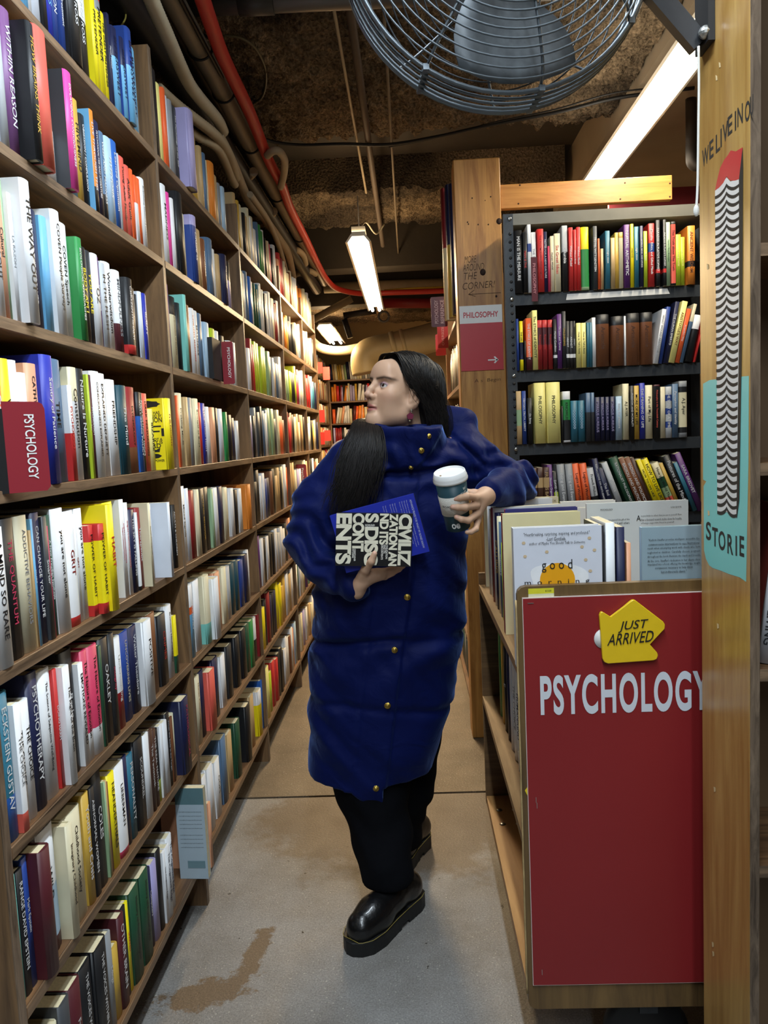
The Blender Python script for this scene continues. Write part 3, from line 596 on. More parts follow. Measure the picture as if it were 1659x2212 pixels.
for (th, h, cols, ti, tc) in [(.045, .20, 'bk', '', 'w'), (.03, .24, 'rd:.1,yl:.04,rd:.2,yl:.04,rd:.2,yl:.04,rd', '', 'yl'), (.028, .25, 'mr', '', 'gd'), (.024, .25, 'dg', '', 'w'), (.028, .262, 'w', 'HUMANKIND', 'nv'), (.03, .262, 'w', 'THE CHOICE', 'gr'),
                             (.028, .27, 'iw', '', 'bk'), (.026, .265, 'nv', '', 'w'), (.03, .25, 'bk', 'E', 'w'), (.02, .26, 'gd', '', 'w'), (.022, .28, 'gn', '', 'w')]:
    a = math.radians(12)
    BOOKS.append(dict(org=(CX0 + .03, y + th / 2, CZ[1] + .0006), n=(-math.cos(a), -math.sin(a), 0), th=th, h=h, d=.16, cols=parse_cols(cols), title=ti, tc=tc, shelf=('lower shelf', 'book cart'), kind='C', vis=1)); y += th * 1.05 + .038
# right-hand column of the cart: spines of the upright stack beside the front covers
for (x, y, th, h, cols) in [(.405, 1.66, .012, .28, 'bk'), (.424, 1.66, .020, .285, 'w'), (.446, 1.66, .018, .275, 'nv'), (.463, 1.66, .010, .24, 'pp')]:
    BOOKS.append(dict(org=(x, y, CZ[0] + .0006), n=(0, -1, 0), th=th, h=h, d=.14, cols=parse_cols(cols), title='', tc='w', shelf=('right', 'book cart'), kind='C', vis=.35))
# bookcase at the right edge
PX, PYN, PYF = 0.546, 1.257, 1.466
# column-side bookcase whose shelves face the aisle
RB = [(3.86, 1.99), (3.86, 1.66), (3.86, 1.36)]
def far_books(y0, y1, X, z, ks, n, kind, name):
    y = y0
    for k in ks.split():
        th = RNG.uniform(.018, .035)
        if y + th > y1: break
        o = (X, y + th / 2, z) if n[0] else (y + th / 2, X, z)
        BOOKS.append(dict(org=o, n=n, th=th, h=RNG.uniform(.19, .25), d=.15, cols=parse_cols(k), title='', tc='w', tilt=0, shelf=name, kind=kind)); y += th + .0008
rp = lambda s, n: ' '.join(RNG.choice(s.split()) for _ in range(n))
for z in (2.03, 1.70, 1.38, 1.06, .74, .42, .12):
    if z < 2: far_books(3.76, 4.9, .272, z + .0005, rp('nv dk dt w cr bk ch nv dt', 40), (-1, 0, 0), 'R', ('', 'aisle bookcase'))
# beyond the step in the wall
for z in SZ[:5]:
    far_books(8.9, 10.9, -1.13, z + .0005, rp('w cr pc rd gd tn w dr cr nv', 80), (1, 0, 0), 'F', ('', 'far bookcase'))
for i, z in enumerate(SZ[:6]):
    s = ['pc w tn cr gr gd nv pc w sg', 'w dr rd cr gd oo pb lv w aq', 'mr dr or_ oo w lv br cr pp gr', 'cr w bk tn dr lv'][min(i, 3)]
    x = -1.08
    while x < (-.32 if i else -.42):
        th = RNG.uniform(.022, .042)
        BOOKS.append(dict(org=(x + th / 2, 11.0, z + .0005), n=(0, -1, 0), th=th, h=RNG.uniform(.2, .25), d=.15, cols=parse_cols(RNG.choice(s.split())), title='', tc='w', tilt=RNG.choice([0, 0, 0, 6, 10]) if i in (1, 2) else -4 * (i == 0), shelf=('', 'end bookcase'), kind='F')); x += th + .003

# ---- the books that show largest are things of their own; the small and far rest is one mass
for b in BOOKS: b['area'] = px_area(b)
# no book may reach into the shelf above or into its neighbour's space; then rank by what shows
BOOKS.sort(key=lambda b: -b['area'])
NIND = 306
def colname(b):
    ks = []
    for k, f in sorted(b['cols'], key=lambda g: -g[1]):
        if CN[k] not in ks: ks.append(CN[k])
    return ks[0] if len(ks) == 1 or b['cols'][0][1] > .9 else ks[0] + '-and-' + ks[1]
def sizew(b):
    w_ = 'thick' if b['th'] > .034 else 'thin' if b['th'] < .014 else ''
    return w_
def descr(b): return (sizew(b) + ' ' + colname(b)).strip()
ind = BOOKS[:NIND]; rest = BOOKS[NIND:]
ORD = 'first second third fourth fifth sixth seventh eighth ninth tenth eleventh twelfth thirteenth fourteenth fifteenth sixteenth seventeenth eighteenth nineteenth twentieth'.split() + ['twenty-' + x for x in 'first second third fourth fifth sixth seventh eighth ninth'.split()] + ['thirtieth'] + ['thirty-' + x for x in 'first second third fourth fifth sixth seventh eighth ninth'.split()] + ['fortieth']
rows = {}
for b in BOOKS:
    if b['kind'] in 'LMC': rows.setdefault(b['shelf'], []).append(b)
for k, rb in rows.items():
    ax = 0 if k[1] == 'metal bookcase' or k[0] == 'right' else 1
    rb.sort(key=lambda b: b['org'][ax])
    for i, b in enumerate(rb): b['i'] = i; b['n_'] = len(rb); b['prev'] = rb[i - 1] if i else None; b['next'] = rb[i + 1] if i + 1 < len(rb) else None
def place(b):
    s, c = b['shelf']
    if c == 'metal bookcase': return f'on the {s} of the {c}'
    if c == 'book cart': return 'on the lower shelf of the book cart' if s == 'lower shelf' else 'on top of the book cart'
    return f"on the {s.replace(' shelf', '')} shelf, {c}"
def make_label(b):
    pv, nx = b.get('prev'), b.get('next'); d = descr(b)
    if pv and nx: mid = f'between {colname(pv)} and {colname(nx)} ones'
    elif pv: mid = f'last in the row, beside a {colname(pv)} one'
    else: mid = f'first in the row, beside a {colname(nx)} one' if nx else ''
    return f'{d} book {mid} {place(b)}'.replace('last in the row, beside', 'at the far end beside')
from collections import Counter
for b in ind: b['label'] = make_label(b)
cnt = Counter(b['label'] for b in ind)
for b in ind:
    if cnt[b['label']] > 1 or len(b['label'].split()) > 16:
        m = b['n_'] - 1 - b['i']; end = 'far' if b['shelf'][1] != 'metal bookcase' else 'post at the left'
        if b['shelf'][1] == 'metal bookcase': b['label'] = f"{descr(b)} book, {ORD[b['i']]} from the post {place(b)}"
        elif b['shelf'][1] == 'book cart': b['label'] = f"{descr(b)} book, {ORD[b['i']]} from the red sign {place(b)}"
        else: b['label'] = f"{descr(b)} book, {ORD[m]} from the far upright {place(b)}"
        if len(b['label'].split()) > 16: b['label'] = b['label'].replace(descr(b), colname(b).split('-and-')[0], 1)
        if len(b['label'].split()) > 16: b['label'] = b['label'].replace(' from the far upright on the', ' from the far end,')
def near_cover(t, b, items, m):
    # lettering and marks printed on the cover that faces the near end of the aisle
    bm = bmesh.new(); y = -b['th'] / 2 * .97 - .0003
    for it in items:
        if isinstance(it[0], str): s, u, v, w_, h_ = it; text_on(bm, s, (-b['d'] + u * b['d'], y, v * b['h']), (1, 0, 0), (0, 0, 1), w=w_, h=h_, bold=.015, off=.0003)
        else:
            pts = [(-b['d'] + u * b['d'], y - .0002, v * b['h']) for u, v in it]; bm.faces.new([bm.verts.new(q) for q in pts])
    obj('cover_print', bm, m, t)
def star(cx, cy, rx, ry, n=12, k=.7): return [(cx + rx * (k if i % 2 else 1) * math.cos(2 * PI * i / n), cy + ry * (k if i % 2 else 1) * math.sin(2 * PI * i / n)) for i in range(n)]
rect = lambda x0, x1, y0, y1: [(x0, y0), (x1, y0), (x1, y1), (x0, y1)]
COVERS = {
    'PHILOSOPHY': lambda t, b: near_cover(t, b, [('THOUGHT HAS', .62, .80, .075, .009), ('ALWAYS WORKED BY', .62, .755, .085, .008), ('OPPOSITION', .62, .70, .085, .014), ('DOUBT IS NOT A', .62, .43, .08, .007), ('CERTAINTY IS', .62, .39, .08, .009), ('ABSURD', .62, .34, .07, .013), ('KNOWLEDGE IS POWER', .62, .13, .085, .007),
        star(.66, .92, .24, .05, 16, .85), rect(.62, .66, .47, .66), rect(.40, .88, .60, .62), rect(.42, .7, .555, .575), rect(.6, .85, .53, .55), rect(.88, .93, .47, .58), [(.46, .25), (.82, .25), (.84, .31), (.75, .28), (.70, .31), (.64, .28), (.58, .31), (.53, .28), (.44, .31)], star(.64, .195, .22, .04, 16, .95)], INKM) if b['cols'][0][0] == 'yl' else None,
}
INKM = mat('16140F', .6)
STK = mat('F0DC28', .5); STW = mat('E8E6E0', .6)
for b in ind:
    ks = list(dict.fromkeys([k for k, _ in b['cols']] + ([b['side']] if b.get('side') else []))); mi = {k: i for i, k in enumerate(ks)}
    cov, pag, let = bmesh.new(), bmesh.new(), bmesh.new()
    o0 = Vector(b['org']); bb = dict(b, org=(0, 0, 0)); mi['_t'] = 0
    book_geo(bb, cov, pag, let, mi)
    t = obj('book', cov, [cmat(k) for k in ks], loc=o0)
    grp = {'L': 'psychology books in the wall bookcases', 'M': 'philosophy books in the metal bookcase', 'C': 'psychology books on the cart'}.get(b['kind'], 'books on the far shelves')
    tag(t, b['label'], 'book', grp)
    obj('page_block', pag, PAGE, t)
    if b['kind'] == 'L' and b['title'] in COVERS: COVERS[b['title']](t, b)
    if len(let.verts): obj('title_lettering', let, tmat(b['tc']), t)
    else: let.free()
ks = list(dict.fromkeys([k for b in rest for k, _ in b['cols']] + [b['tc'] for b in rest] + [b['side'] for b in rest if b.get('side')])); mi = {k: i for i, k in enumerate(ks)}
cov, pag = bmesh.new(), bmesh.new()
for b in rest:
    mm = dict(mi); mm['_t'] = mi[b['tc']]
    if b['kind'] in 'RF': bb = dict(b, title='')
    else: bb = b
    book_geo(bb, cov, pag, cov, mm)
o = obj('books', cov, [cmat(k) for k in ks]); o['label'] = 'small distant books filling the farther shelves down the aisle'; o['category'] = 'books'; o['kind'] = 'stuff'
obj('page_blocks', pag, PAGE, o)['kind'] = 'stuff'
# ================================================================== right side: metal bookcase, timber post, cart, end panel
STEEL = mat('3A3E42', .45, .3, .15, 14, .1, 60)
STEEL_L = mat('7D7A70', .5, .3, .3, 10)
WHITE = mat('E9E8E4', .5, var=.04); REDS = mat('BE363C', .45, var=.06, scale=4); DKRED = mat('571420', .45, var=.08)
BLACK = mat('121214', .55, var=.1); INK = mat('14120F', .7, var=.05)
def P3(px, py, Y): return Vector(onY(px, py, Y))
# ---- metal bookcase
xl = onY(1093, 700, YM)[0]; xr = 1.32; zt = onY(1110, 462, YM)[2]
t = thing('metal_bookcase', 'dark grey slotted-steel bookcase of philosophy books behind the cart', 'bookcase', (xl, YM, 0))
O = Vector((xl, YM, 0))
def rel(bm): bmesh.ops.translate(bm, vec=-O, verts=bm.verts); return bm
for x in (xl, xr - .042):
    bm = bmesh.new(); bx(bm, x, x + .040, YM - .003, YM, 0, zt); bx(bm, x, x + .003, YM, YM + .018, 0, zt)
    # slots down the face
    z = zt - .08
    while z > .1:
        lathe(bm, [(.0001, 0), (.0062, 0), (.0062, .001), (.0001, .001)], 10, 1, (0, 0, 0))
        vs = bm.verts[:] ; vs = vs[-40:]
        for v in vs: v.co = Vector((x + .026 + v.co.x, YM - .0032 - v.co.z, z + v.co.y))
        z -= .0318
    obj('post', rel(bm), [STEEL, BLACK], t)
for x in (xl, xr - .042):
    obj('rear_post', rel(boxm(x + (.035 if x == xl else 0), x + .04 + (.035 if x == xl else 0), YM + .30, YM + .303, 0, zt)), STEEL, t)
obj('back_panel_or_shade_sheet', rel(boxm(xl + .035, xr, YM + .304, YM + .308, 0, zt)), mat('241C16', .8, var=.4, scale=5), t)  # dark sheet added for the shade behind the shelves; the unit is open-backed
obj('top_shelf', rel(boxm(xl + .04, xr - .04, YM - .002, YM + .30, zt - .045, zt)), STEEL_L, t)
for z in MZ + [.72, .38, .1]:
    bm = bmesh.new(); bx(bm, xl + .04, xr - .04, YM - .002, YM + .30, z - .003, z); bx(bm, xl + .04, xr - .04, YM - .004, YM - .002, z - .046, z)
    obj('shelf', rel(bm), STEEL, t)
bm = bmesh.new()
for zz in (zt - .02, MZ[0] - .02, MZ[1] - .02, MZ[2] - .02):
    c = Vector((xl + .026, YM - .006, zz)); n0 = len(bm.verts)
    bmesh.ops.create_uvsphere(bm, u_segments=10, v_segments=6, radius=.0085, matrix=Matrix.Translation(c) @ Matrix.Diagonal((1, .5, 1, 1)))
obj('bolts', rel(bm), mat('9A9A96', .3, .9), t)
bm = bmesh.new(); x0, x1 = onY(1222, 640, YM)[0], onY(1446, 625, YM)[0]
prism(bm, [(x0, YM - .0046, MZ[0] - .034), (x1, YM - .0046, MZ[0] - .030), (x1 - .01, YM - .0046, MZ[0] - .008), (x0 + .005, YM - .0046, MZ[0] - .010)], (0, -.0004, 0))
tag(obj('paper_strip', bm, WHITE), 'torn white paper strip stuck on the lip of the top metal shelf', 'paper strip')
# the maroon tag clipped under the books, top shelf
a, b_ = onY(1145, 620, YM - .012), onY(1158, 620, YM - .012)
t2 = thing('shelf_tag', 'narrow maroon hanging shelf tag lettered PHILOSOPHY in front of the top shelf', 'sign', (a[0], YM - .05, MZ[0] - .06))
obj('tag_plate', boxm(0, b_[0] - a[0], 0, .003, .02, .195), DKRED, t2)
bm = bmesh.new(); text_on(bm, 'PHILOSOPHY', ((b_[0] - a[0]) / 2, -.0002, .11), (0, 0, -1), (1, 0, 0), w=.12, h=.011, off=.0004); obj('tag_lettering', bm, mat('D08A90', .5), t2)
# ---- timber post and rail
YP = 3.58
x0, x1 = onY(980, 400, YP)[0], onY(1081, 400, YP)[0]; x2, x3 = onY(1006, 1200, YP)[0], onY(1093, 1200, YP)[0]; zc = onY(978, 345, YP)[2]
bm = bmesh.new(); vs = bx(bm, x0, x1, YP, YP + .14, 0, zc, 0, .004)
t = tag(obj('timber_post', bm, W_POST), 'weathered orange-brown timber post with pencilled notes beside the metal bookcase', 'post')
for (px, py, r) in [(1043, 588, .013), (1078, 478, .012), (1012, 484, .003), (1033, 485, .003), (1055, 485, .003), (1020, 428, .003), (1060, 425, .003), (1048, 433, .002), (1072, 640, .005), (1020, 1000, .006), (1010, 480, .003)]:
    c = P3(px, py, YP); bm = bmesh.new(); lathe(bm, [(.0001, 0), (r, 0), (r, .0006), (.0001, .0006)], 14)
    for v in bm.verts: v.co = Vector((c.x + v.co.x, YP - .0001 - v.co.z, c.z + v.co.y * 1.15))
    obj('knot' if r > .0045 else 'nail_hole', bm, mat('2E1A0E', .8), t)
bm = bmesh.new()
for s, px, py, w_ in [('MORE', 1016, 560, .052), ('AROUND', 1023, 577, .095), ('THE', 1016, 596, .060), ('CORNER!', 1034, 616, .145)]:
    text_on(bm, s, P3(px, py, YP - .0008), (1, 0, .03), (.06, 0, 1), w=w_, h=.030, bold=-.014, shear=.12, off=.0002)
for a, b_ in [((1082, 632), (1012, 636)), ((1012, 636), (1025, 626)), ((1012, 636), (1027, 640))]:
    tube(bm, [P3(*a, YP - .0006), P3(*b_, YP - .0006)], .0011, 5)
text_on(bm, 'A s  Begin', P3(1053, 822, YP - .0008), (1, 0, .03), (0, 0, 1), w=.12, h=.02, bold=-.012, shear=.1, off=.0002)
obj('pencilled_note', bm, mat('3A2412', .8), t)
za, zb = onY(1100, 398, YP + .02)[2], onY(1100, 450, YP + .02)[2]; xe = onY(1452, 390, YP + .02)[0]
bm = bmesh.new(); bx(bm, x1 + .001, xe, YP + .02, YP + .055, zb, za, 0, .002)
t = tag(obj('timber_rail', bm, W_BEAM), 'smooth orange timber rail running from the post above the metal bookcase', 'rail')
for px, py in [(1123, 400), (1120, 440), (1350, 395), (1340, 430), (1447, 396), (1447, 425)]:
    c = P3(px, py, YP + .02); bm = bmesh.new(); lathe(bm, [(.0001, 0), (.004, 0), (.004, .0006), (.0001, .0006)], 8)
    for v in bm.verts: v.co = Vector((c.x + v.co.x, YP + .0199 - v.co.z, c.z + v.co.y))
    obj('screw_hole', bm, mat('3A1E0C', .8), t)
z1 = onY(1500, 402, 4.6)[2]; z0 = onY(1500, 440, 4.6)[2]
tag(obj('red_board', boxm(1.2, 2.1, 4.6, 4.63, z0 - .1, z1), mat('6A1218', .6)), 'dark red board behind the end of the timber rail', 'board')
# ---- PHILOSOPHY sign on the post
YS = YP - .004
A, B, C_, D = P3(991, 664, YS), P3(1085, 655, YS), P3(1087, 797, YS), P3(998, 803, YS)
xa, xb, zt_, zb_ = (A.x + D.x) / 2, (B.x + C_.x) / 2, (A.z + B.z) / 2, (C_.z + D.z) / 2; zm = zt_ - (zt_ - zb_) * .27
t = thing('philosophy_sign', 'red and white PHILOSOPHY sign with an arrow on the timber post', 'sign', (xa, YS, zb_))
obj('sign_board', boxm(0, xb - xa, 0, .004, 0, zm - zb_), REDS, t); obj('white_header', boxm(0, xb - xa, 0, .004, zm - zb_, zt_ - zb_), WHITE, t)
bm = bmesh.new(); text_on(bm, 'PHILOSOPHY', ((xb - xa) / 2, 0, (zm + zt_) / 2 - zb_ - .002), (1, 0, 0), (0, 0, 1), w=(xb - xa) * .82, h=.026, bold=.022, off=.0006); obj('sign_lettering', bm, REDS, t)
bm = bmesh.new(); ax, az = (xb - xa) * .76, .045
bx(bm, ax - .024, ax + .02, -.0007, -.0001, az - .003, az + .003)
for s in (-1, 1): prism(bm, [(ax + .024, -.0001, az), (ax + .008, -.0001, az + s * .016), (ax + .002, -.0001, az + s * .013), (ax + .014, -.0001, az)][::s], (0, -.0006, 0))
obj('arrow_mark', bm, WHITE, t)
# ---- bookcase facing the aisle behind the post
XR = .255
t = thing('bookcase', 'brown plywood bookcase behind the timber post with its shelves facing the aisle', 'bookcase')
bm = bmesh.new(); bx(bm, XR, .50, YP + .145, YP + .165, 0, 2.2); obj('upright', bm, W_UP, t)
bm = bmesh.new(); bx(bm, XR, .50, 4.95, 4.97, 0, 2.2); obj('upright', bm, W_UP, t)
for z in (2.03, 1.70, 1.38, 1.06, .74, .42, .12): obj('shelf', boxm(XR, .49, YP + .166, 4.949, z - .02, z), W_SHELF_Y, t)
obj('back_panel_or_shade_sheet', boxm(.491, .50, YP + .166, 4.949, 0, 2.2), BKD, t)
# the tall volumes on top of it
for i, (px0, px1, pt, pb, cols) in enumerate([(941, 951, 410, 555, 'cr:.55,dr'), (950, 958, 402, 552, 'gd:.55,nv'), (958, 978, 400, 545, 'nv')]):
    Yb = 3.80 + .09 * (2 - i); p0, p1 = onY(px0, 480, Yb), onY(px1 + 6, 480, Yb); zt0 = onY(px0, pt, Yb)[2]
    segs = parse_cols(cols); ks = [k for k, _ in segs]; cov, pag = bmesh.new(), bmesh.new()
    bd = dict(org=(0, 0, 0), n=(-1, -.15, 0), th=.05, h=max(.2, zt0 - 2.031), d=.15, cols=segs, title='', tc='w', tilt=0)
    book_geo(bd, cov, pag, None, {k: j for j, k in enumerate(ks)})
    o = obj('book', cov, [cmat(k) for k in ks], loc=(p0[0] + .03, Yb, 2.031))
    tag(o, ['tall red-topped oversize book standing highest behind the timber post', 'gold-and-navy oversize book beside the red-topped one behind the post', 'tall navy oversize book nearest the timber post above the aisle bookcase'][i], 'book', 'oversize books behind the post'); obj('page_block', pag, PAGE, o)
# hanging category tags along that bookcase
def hang_sign(px0, px1, py0, py1, Y, m, lines, label, lm, vertical=True):
    a = onY(px0, (py0 + py1) / 2, Y); b_ = onY(px1, (py0 + py1) / 2, Y); zt, zb = onY((px0 + px1) / 2, py0, Y)[2], onY((px0 + px1) / 2, py1, Y)[2]
    t = thing('section_sign', label, 'sign', (a[0], Y, zb)); W_, H_ = b_[0] - a[0], zt - zb
    bm = bmesh.new(); r = min(W_, H_) * .09
    pts = []
    for cx, cz, a0 in ((W_ - r, H_ - r, 0), (r, H_ - r, 90), (r, r, 180), (W_ - r, r, 270)):
        for k in range(4): q = math.radians(a0 + k * 30); pts.append((cx + r * math.cos(q), 0, cz + r * math.sin(q)))
    prism(bm, pts, (0, .003, 0)); obj('sign_plate', bm, m, t)
    if lines:
        bm = bmesh.new()
        for i, s in enumerate(lines):
            cx = W_ * (.5 if len(lines) == 1 else .33 + .36 * i); text_on(bm, s, (cx, -.0002, H_ * .5), (0, 0, 1), (-1, 0, 0), w=H_ * .78 * min(1, len(s) / 9 + .1), h=W_ * .22, off=.0004, bold=.01)
        obj('sign_lettering', bm, lm, t)
    return t
hang_sign(931, 966, 641, 706, 4.1, DKRED, ['PSYCHOLOGY', 'REFERENCE'], 'maroon PSYCHOLOGY REFERENCE tag hanging beside the timber post', mat('C8A8AC', .5))
hang_sign(945, 968, 700, 752, 4.5, REDS, ['OVERSIZE'], 'bright red OVERSIZE tag below the maroon reference tag', mat('E0A0A0', .5))
hang_sign(941, 963, 722, 768, 4.75, REDS, [], 'red tag partly hidden behind the OVERSIZE tag', WHITE)

# ---- the book cart with its red PSYCHOLOGY end
XA, XB_ = .206, .80; YB0, YB1 = CY0, 2.50
zlo = onY(1150, 2180, CY0)[2]; zhi = onY(1113, 1268, CY0)[2]
t = thing('book_cart', 'worn brown plywood book cart on casters with an open left side', 'book cart', (XA, CY0, 0)); O = Vector((XA, CY0, 0))
bm = bmesh.new(); r = .018
pts = [(XA, CY0, zlo + r)] + [(XA + r - r * math.cos(q), CY0, zlo + r - r * math.sin(q)) for q in (PI / 6, PI / 3)] + [(XA + r, CY0, zlo), (XB_, CY0, zlo), (XB_, CY0, zhi), (XA + r, CY0, zhi)] + [(XA + r - r * math.sin(q), CY0, zhi - r + r * math.cos(q)) for q in (PI / 6, PI / 3)] + [(XA, CY0, zhi - r)]
prism(bm, pts[::-1], (0, .019, 0)); obj('end_panel', rel(bm), wood('cart_end', '4E3A22', '7C6038', 'Z', 6, 10), t)
bm = bmesh.new(); tube(bm, spline([(XA - .0006, CY0 + .009 + .002 * math.sin(k * 2.3), z) for k, z in enumerate(np.linspace(zlo + .03, zhi - .03, 18))], 3), .0028, 6)
obj('worn_edge', rel(bm), mat('B39868', .8, var=.4, scale=60), t)
obj('far_end_panel', rel(boxm(XA + .002, XB_, YB1 - .019, YB1, zlo, 1.0)), W_CART, t)
for z in CZ[:2]:
    bm = bmesh.new(); bx(bm, XA + .004, XB_, CY0 + .0195, YB1 - .0195, z - .018, z); bx(bm, XA + .001, XA + .004, CY0 + .0195, YB1 - .0195, z - .019, z + .001)
    obj('shelf', rel(bm), W_CARTY, t)
obj('base_board', rel(boxm(XA + .003, XB_, CY0 + .0195, YB1 - .0195, zlo, CZ[2])), wood('cart_base', 'A06E3C', 'C09058', 'Y', 6, 8), t)
obj('middle_panel', rel(boxm(.395, .41, CY0 + .02, YB1 - .02, CZ[2] + .0005, CZ[0] - .0185)), W_CART, t)
bm = bmesh.new()
for y in (2.38, 2.29):
    for x in (.24, .29):
        n0 = len(bm.verts); lathe(bm, [(.0001, .003), (.007, .0025), (.010, 0)], 12)
        for v in list(bm.verts)[n0:]: v.co += Vector((x, y, CZ[2] + .0002))
obj('bolt_head', rel(bm), mat('A8A8A8', .3, .9), t)
for x, y in ((.48, 1.64), (.72, 1.64), (.34, 2.38), (.72, 2.38)):
    bm = bmesh.new(); n0 = 0; lathe(bm, [(.02, -.018), (.085, -.018), (.094, -.010), (.094, .010), (.085, .018), (.02, .018)], 28)
    for v in bm.verts: v.co = Vector((x + v.co.x, y + v.co.z, .0945 + v.co.y))
    wh = obj('caster_wheel', rel(bm), BLACK, t, smooth=False)
    obj('caster_fork', rel(boxm(x - .02, x + .02, y - .026, y + .026, .15, zlo)), STEEL, t)
# red board
YR = CY0 - .005
A, B, D = P3(1128, 1292, YR), P3(1509, 1277, YR), P3(1165, 2129, YR); xr2 = .64; zl = D.z
t = thing('psychology_board', 'large red PSYCHOLOGY board stapled to the end of the book cart', 'sign', (A.x, YR, zl)); O = Vector((A.x, YR, zl))
zt_ = A.z
bm = bmesh.new(); bx(bm, A.x, xr2, YR, YR + .0045, zl, zt_, 1); bx(bm, A.x + .0012, xr2, YR - .0004, YR, zl + .0012, zt_ - .0016, 0); obj('board', rel(bm), [mat('8C2224', .42, var=.14, scale=2.5), mat('D9C8C0', .7)], t)
a, b_ = P3(1167, 1502, YR), P3(1533, 1490, YR); ha, hb = P3(1170, 1459, YR), P3(1172, 1545, YR)
bm = bmesh.new(); text_on(bm, 'PSYCHOLOGY', ((a.x + b_.x) / 2, YR - .0008, (ha.z + hb.z) / 2), (1, 0, .0), (0, 0, 1), w=b_.x - a.x, h=ha.z - hb.z, bold=.03, space=1.16, off=.0006); obj('board_lettering', rel(bm), mat('D8DCE2', .5, var=.02), t)
bm = bmesh.new()
for px, py, q in [(1146, 1303, 0), (1158, 1728, 1), (1160, 1740, 1), (1171, 2100, 1)]:
    p = P3(px, py, YR - .001); s = .006; bx(bm, p.x - (s if not q else .0006), p.x + (s if not q else .0006), p.y - .001, p.y, p.z - (.0006 if not q else s), p.z + (.0006 if not q else s))
obj('staple', rel(bm), mat('B8B0A8', .3, .8), t)
# JUST ARRIVED arrow
YJ = YR - .012
pts = [(1295, 1330), (1298, 1323), (1302, 1322), (1320, 1335), (1364, 1298), (1368, 1296), (1373, 1297), (1433, 1343), (1437, 1350), (1436, 1359), (1402, 1392), (1420, 1410), (1422, 1416), (1419, 1424), (1412, 1427), (1314, 1434), (1306, 1431), (1302, 1424)]
w3 = [P3(px, py, YJ) for px, py in pts]
t = thing('arrow_sign', 'yellow arrow-shaped JUST ARRIVED sign on the red board', 'sign', w3[0]); O = w3[0]
bm = bmesh.new(); prism(bm, w3[::-1], (0, .009, 0)); bmesh.ops.bevel(bm, geom=[e for e in bm.edges], offset=.0012, segments=1, affect='EDGES'); obj('arrow_plate', rel(bm), mat('E8C220', .35, var=.06, scale=8, bump=.1, bscale=40), t)
bm = bmesh.new(); c = P3(1306, 1380, YJ + .0095); lathe(bm, [(.0001, 0), (.021, 0), (.021, .002), (.0001, .002)], 24)
for v in bm.verts: v.co = c + Vector((v.co.x, v.co.z, v.co.y))
obj('round_magnet', rel(bm), WHITE, t)
bm = bmesh.new()
for s, px, py, w_, h_ in [('JUST', 1368, 1352, 62, 25), ('ARRIVED', 1362, 1378, 98, 25)]:
    k = CY0 / FPX; text_on(bm, s, P3(px, py, YJ - .001), (1, 0, .06), (.12, 0, 1), w=w_ * k, h=h_ * k, bold=.004, shear=.15, off=.0008)
obj('arrow_lettering', rel(bm), INK, t)
# price label on the top edge, and the yellow corner that peeps out of the left edge
p0, p1 = P3(1141, 1272, CY0 - .0008), P3(1197, 1293, CY0 - .0008)
t = thing('price_label', 'small yellow and cream price label on the top edge of the cart end', 'label', (p0.x, p0.y, p1.z))
obj('label_paper', boxm(0, p1.x - p0.x, 0, .0005, 0, (p0.z - p1.z) * .5), mat('D9D6B0', .6), t); obj('label_band', boxm(0, p1.x - p0.x, 0, .0005, (p0.z - p1.z) * .5, p0.z - p1.z), mat('D8D02A', .6), t)
bm = bmesh.new(); text_on(bm, '$15.00', ((p1.x - p0.x) * .78, 0, (p0.z - p1.z) * .74), (1, 0, 0), (0, 0, 1), w=.012, h=.004, off=.0004); obj('label_print', bm, INK, t)
bm = bmesh.new(); prism(bm, [P3(px, py, CY0 - .002) for px, py in [(1134, 1708), (1146, 1692), (1147, 1734)]][::-1], (0, .0015, 0)); tag(obj('yellow_card', bm, mat('E4C62A', .5)), 'corner of a yellow card tucked behind the left edge of the red board', 'card')
# face-out books in the top tray of the cart
def face_book(px0, px1, py0, Y, z0, th, k, label, lines, tcol='14120F', side='w', extra=None):
    a, b_ = onY(px0, py0 + 40, Y), onY(px1, py0 + 40, Y); zt = onY((px0 + px1) / 2, py0, Y)[2]; W_, H_ = b_[0] - a[0], zt - z0
    t = thing('book', label, 'book', (a[0], Y, z0), group='face-out psychology books on the cart')
    bm = bmesh.new(); bx(bm, 0, W_, 0, .002, 0, H_); bx(bm, 0, W_, th - .002, th, 0, H_); bx(bm, 0, .002, .002, th - .002, 0, H_, 1); obj('cover', bm, [cmat(k) if k in PAL else mat(k, .4, var=.05), cmat(side)], t)
    obj('page_block', boxm(.003, W_ - .003, .0025, th - .0025, .003, H_ - .003), PAGE, t)
    if lines:
        bm = bmesh.new(); K = Y / FPX
        for s, px, py, w_, h_, sh in lines:
            p = onY(px, py, Y); text_on(bm, s, (p[0] - a[0], -.0014, p[2] - z0), (1, 0, 0), (0, 0, 1), w=w_ * K, h=h_ * K, shear=sh, off=.0004)
        obj('cover_lettering', bm, mat(tcol, .6), t)
    return t, a, W_, H_
zs = CZ[0] + .0006
t, a, W_, H_ = face_book(1109, 1300, 1138, 1.572, zs, .028, 'DADCE6', 'white book with a cracked egg cover at the front of the cart', [('"Heartbreaking, surprising, inspiring, and profound."', 1202, 1153, 142, 9, 0), ('-Lori Gottlieb,', 1201, 1164, 42, 9, 0), ('author of Maybe You Should Talk to Someone', 1203, 1173, 120, 8, .2), ('g o o d', 1203, 1222, 66, 27, 0), ('m  o  r  n  i  n  g', 1203, 1258, 140, 14, 0)])
bm = bmesh.new(); ec = onY(1204, 1250, 1.572)
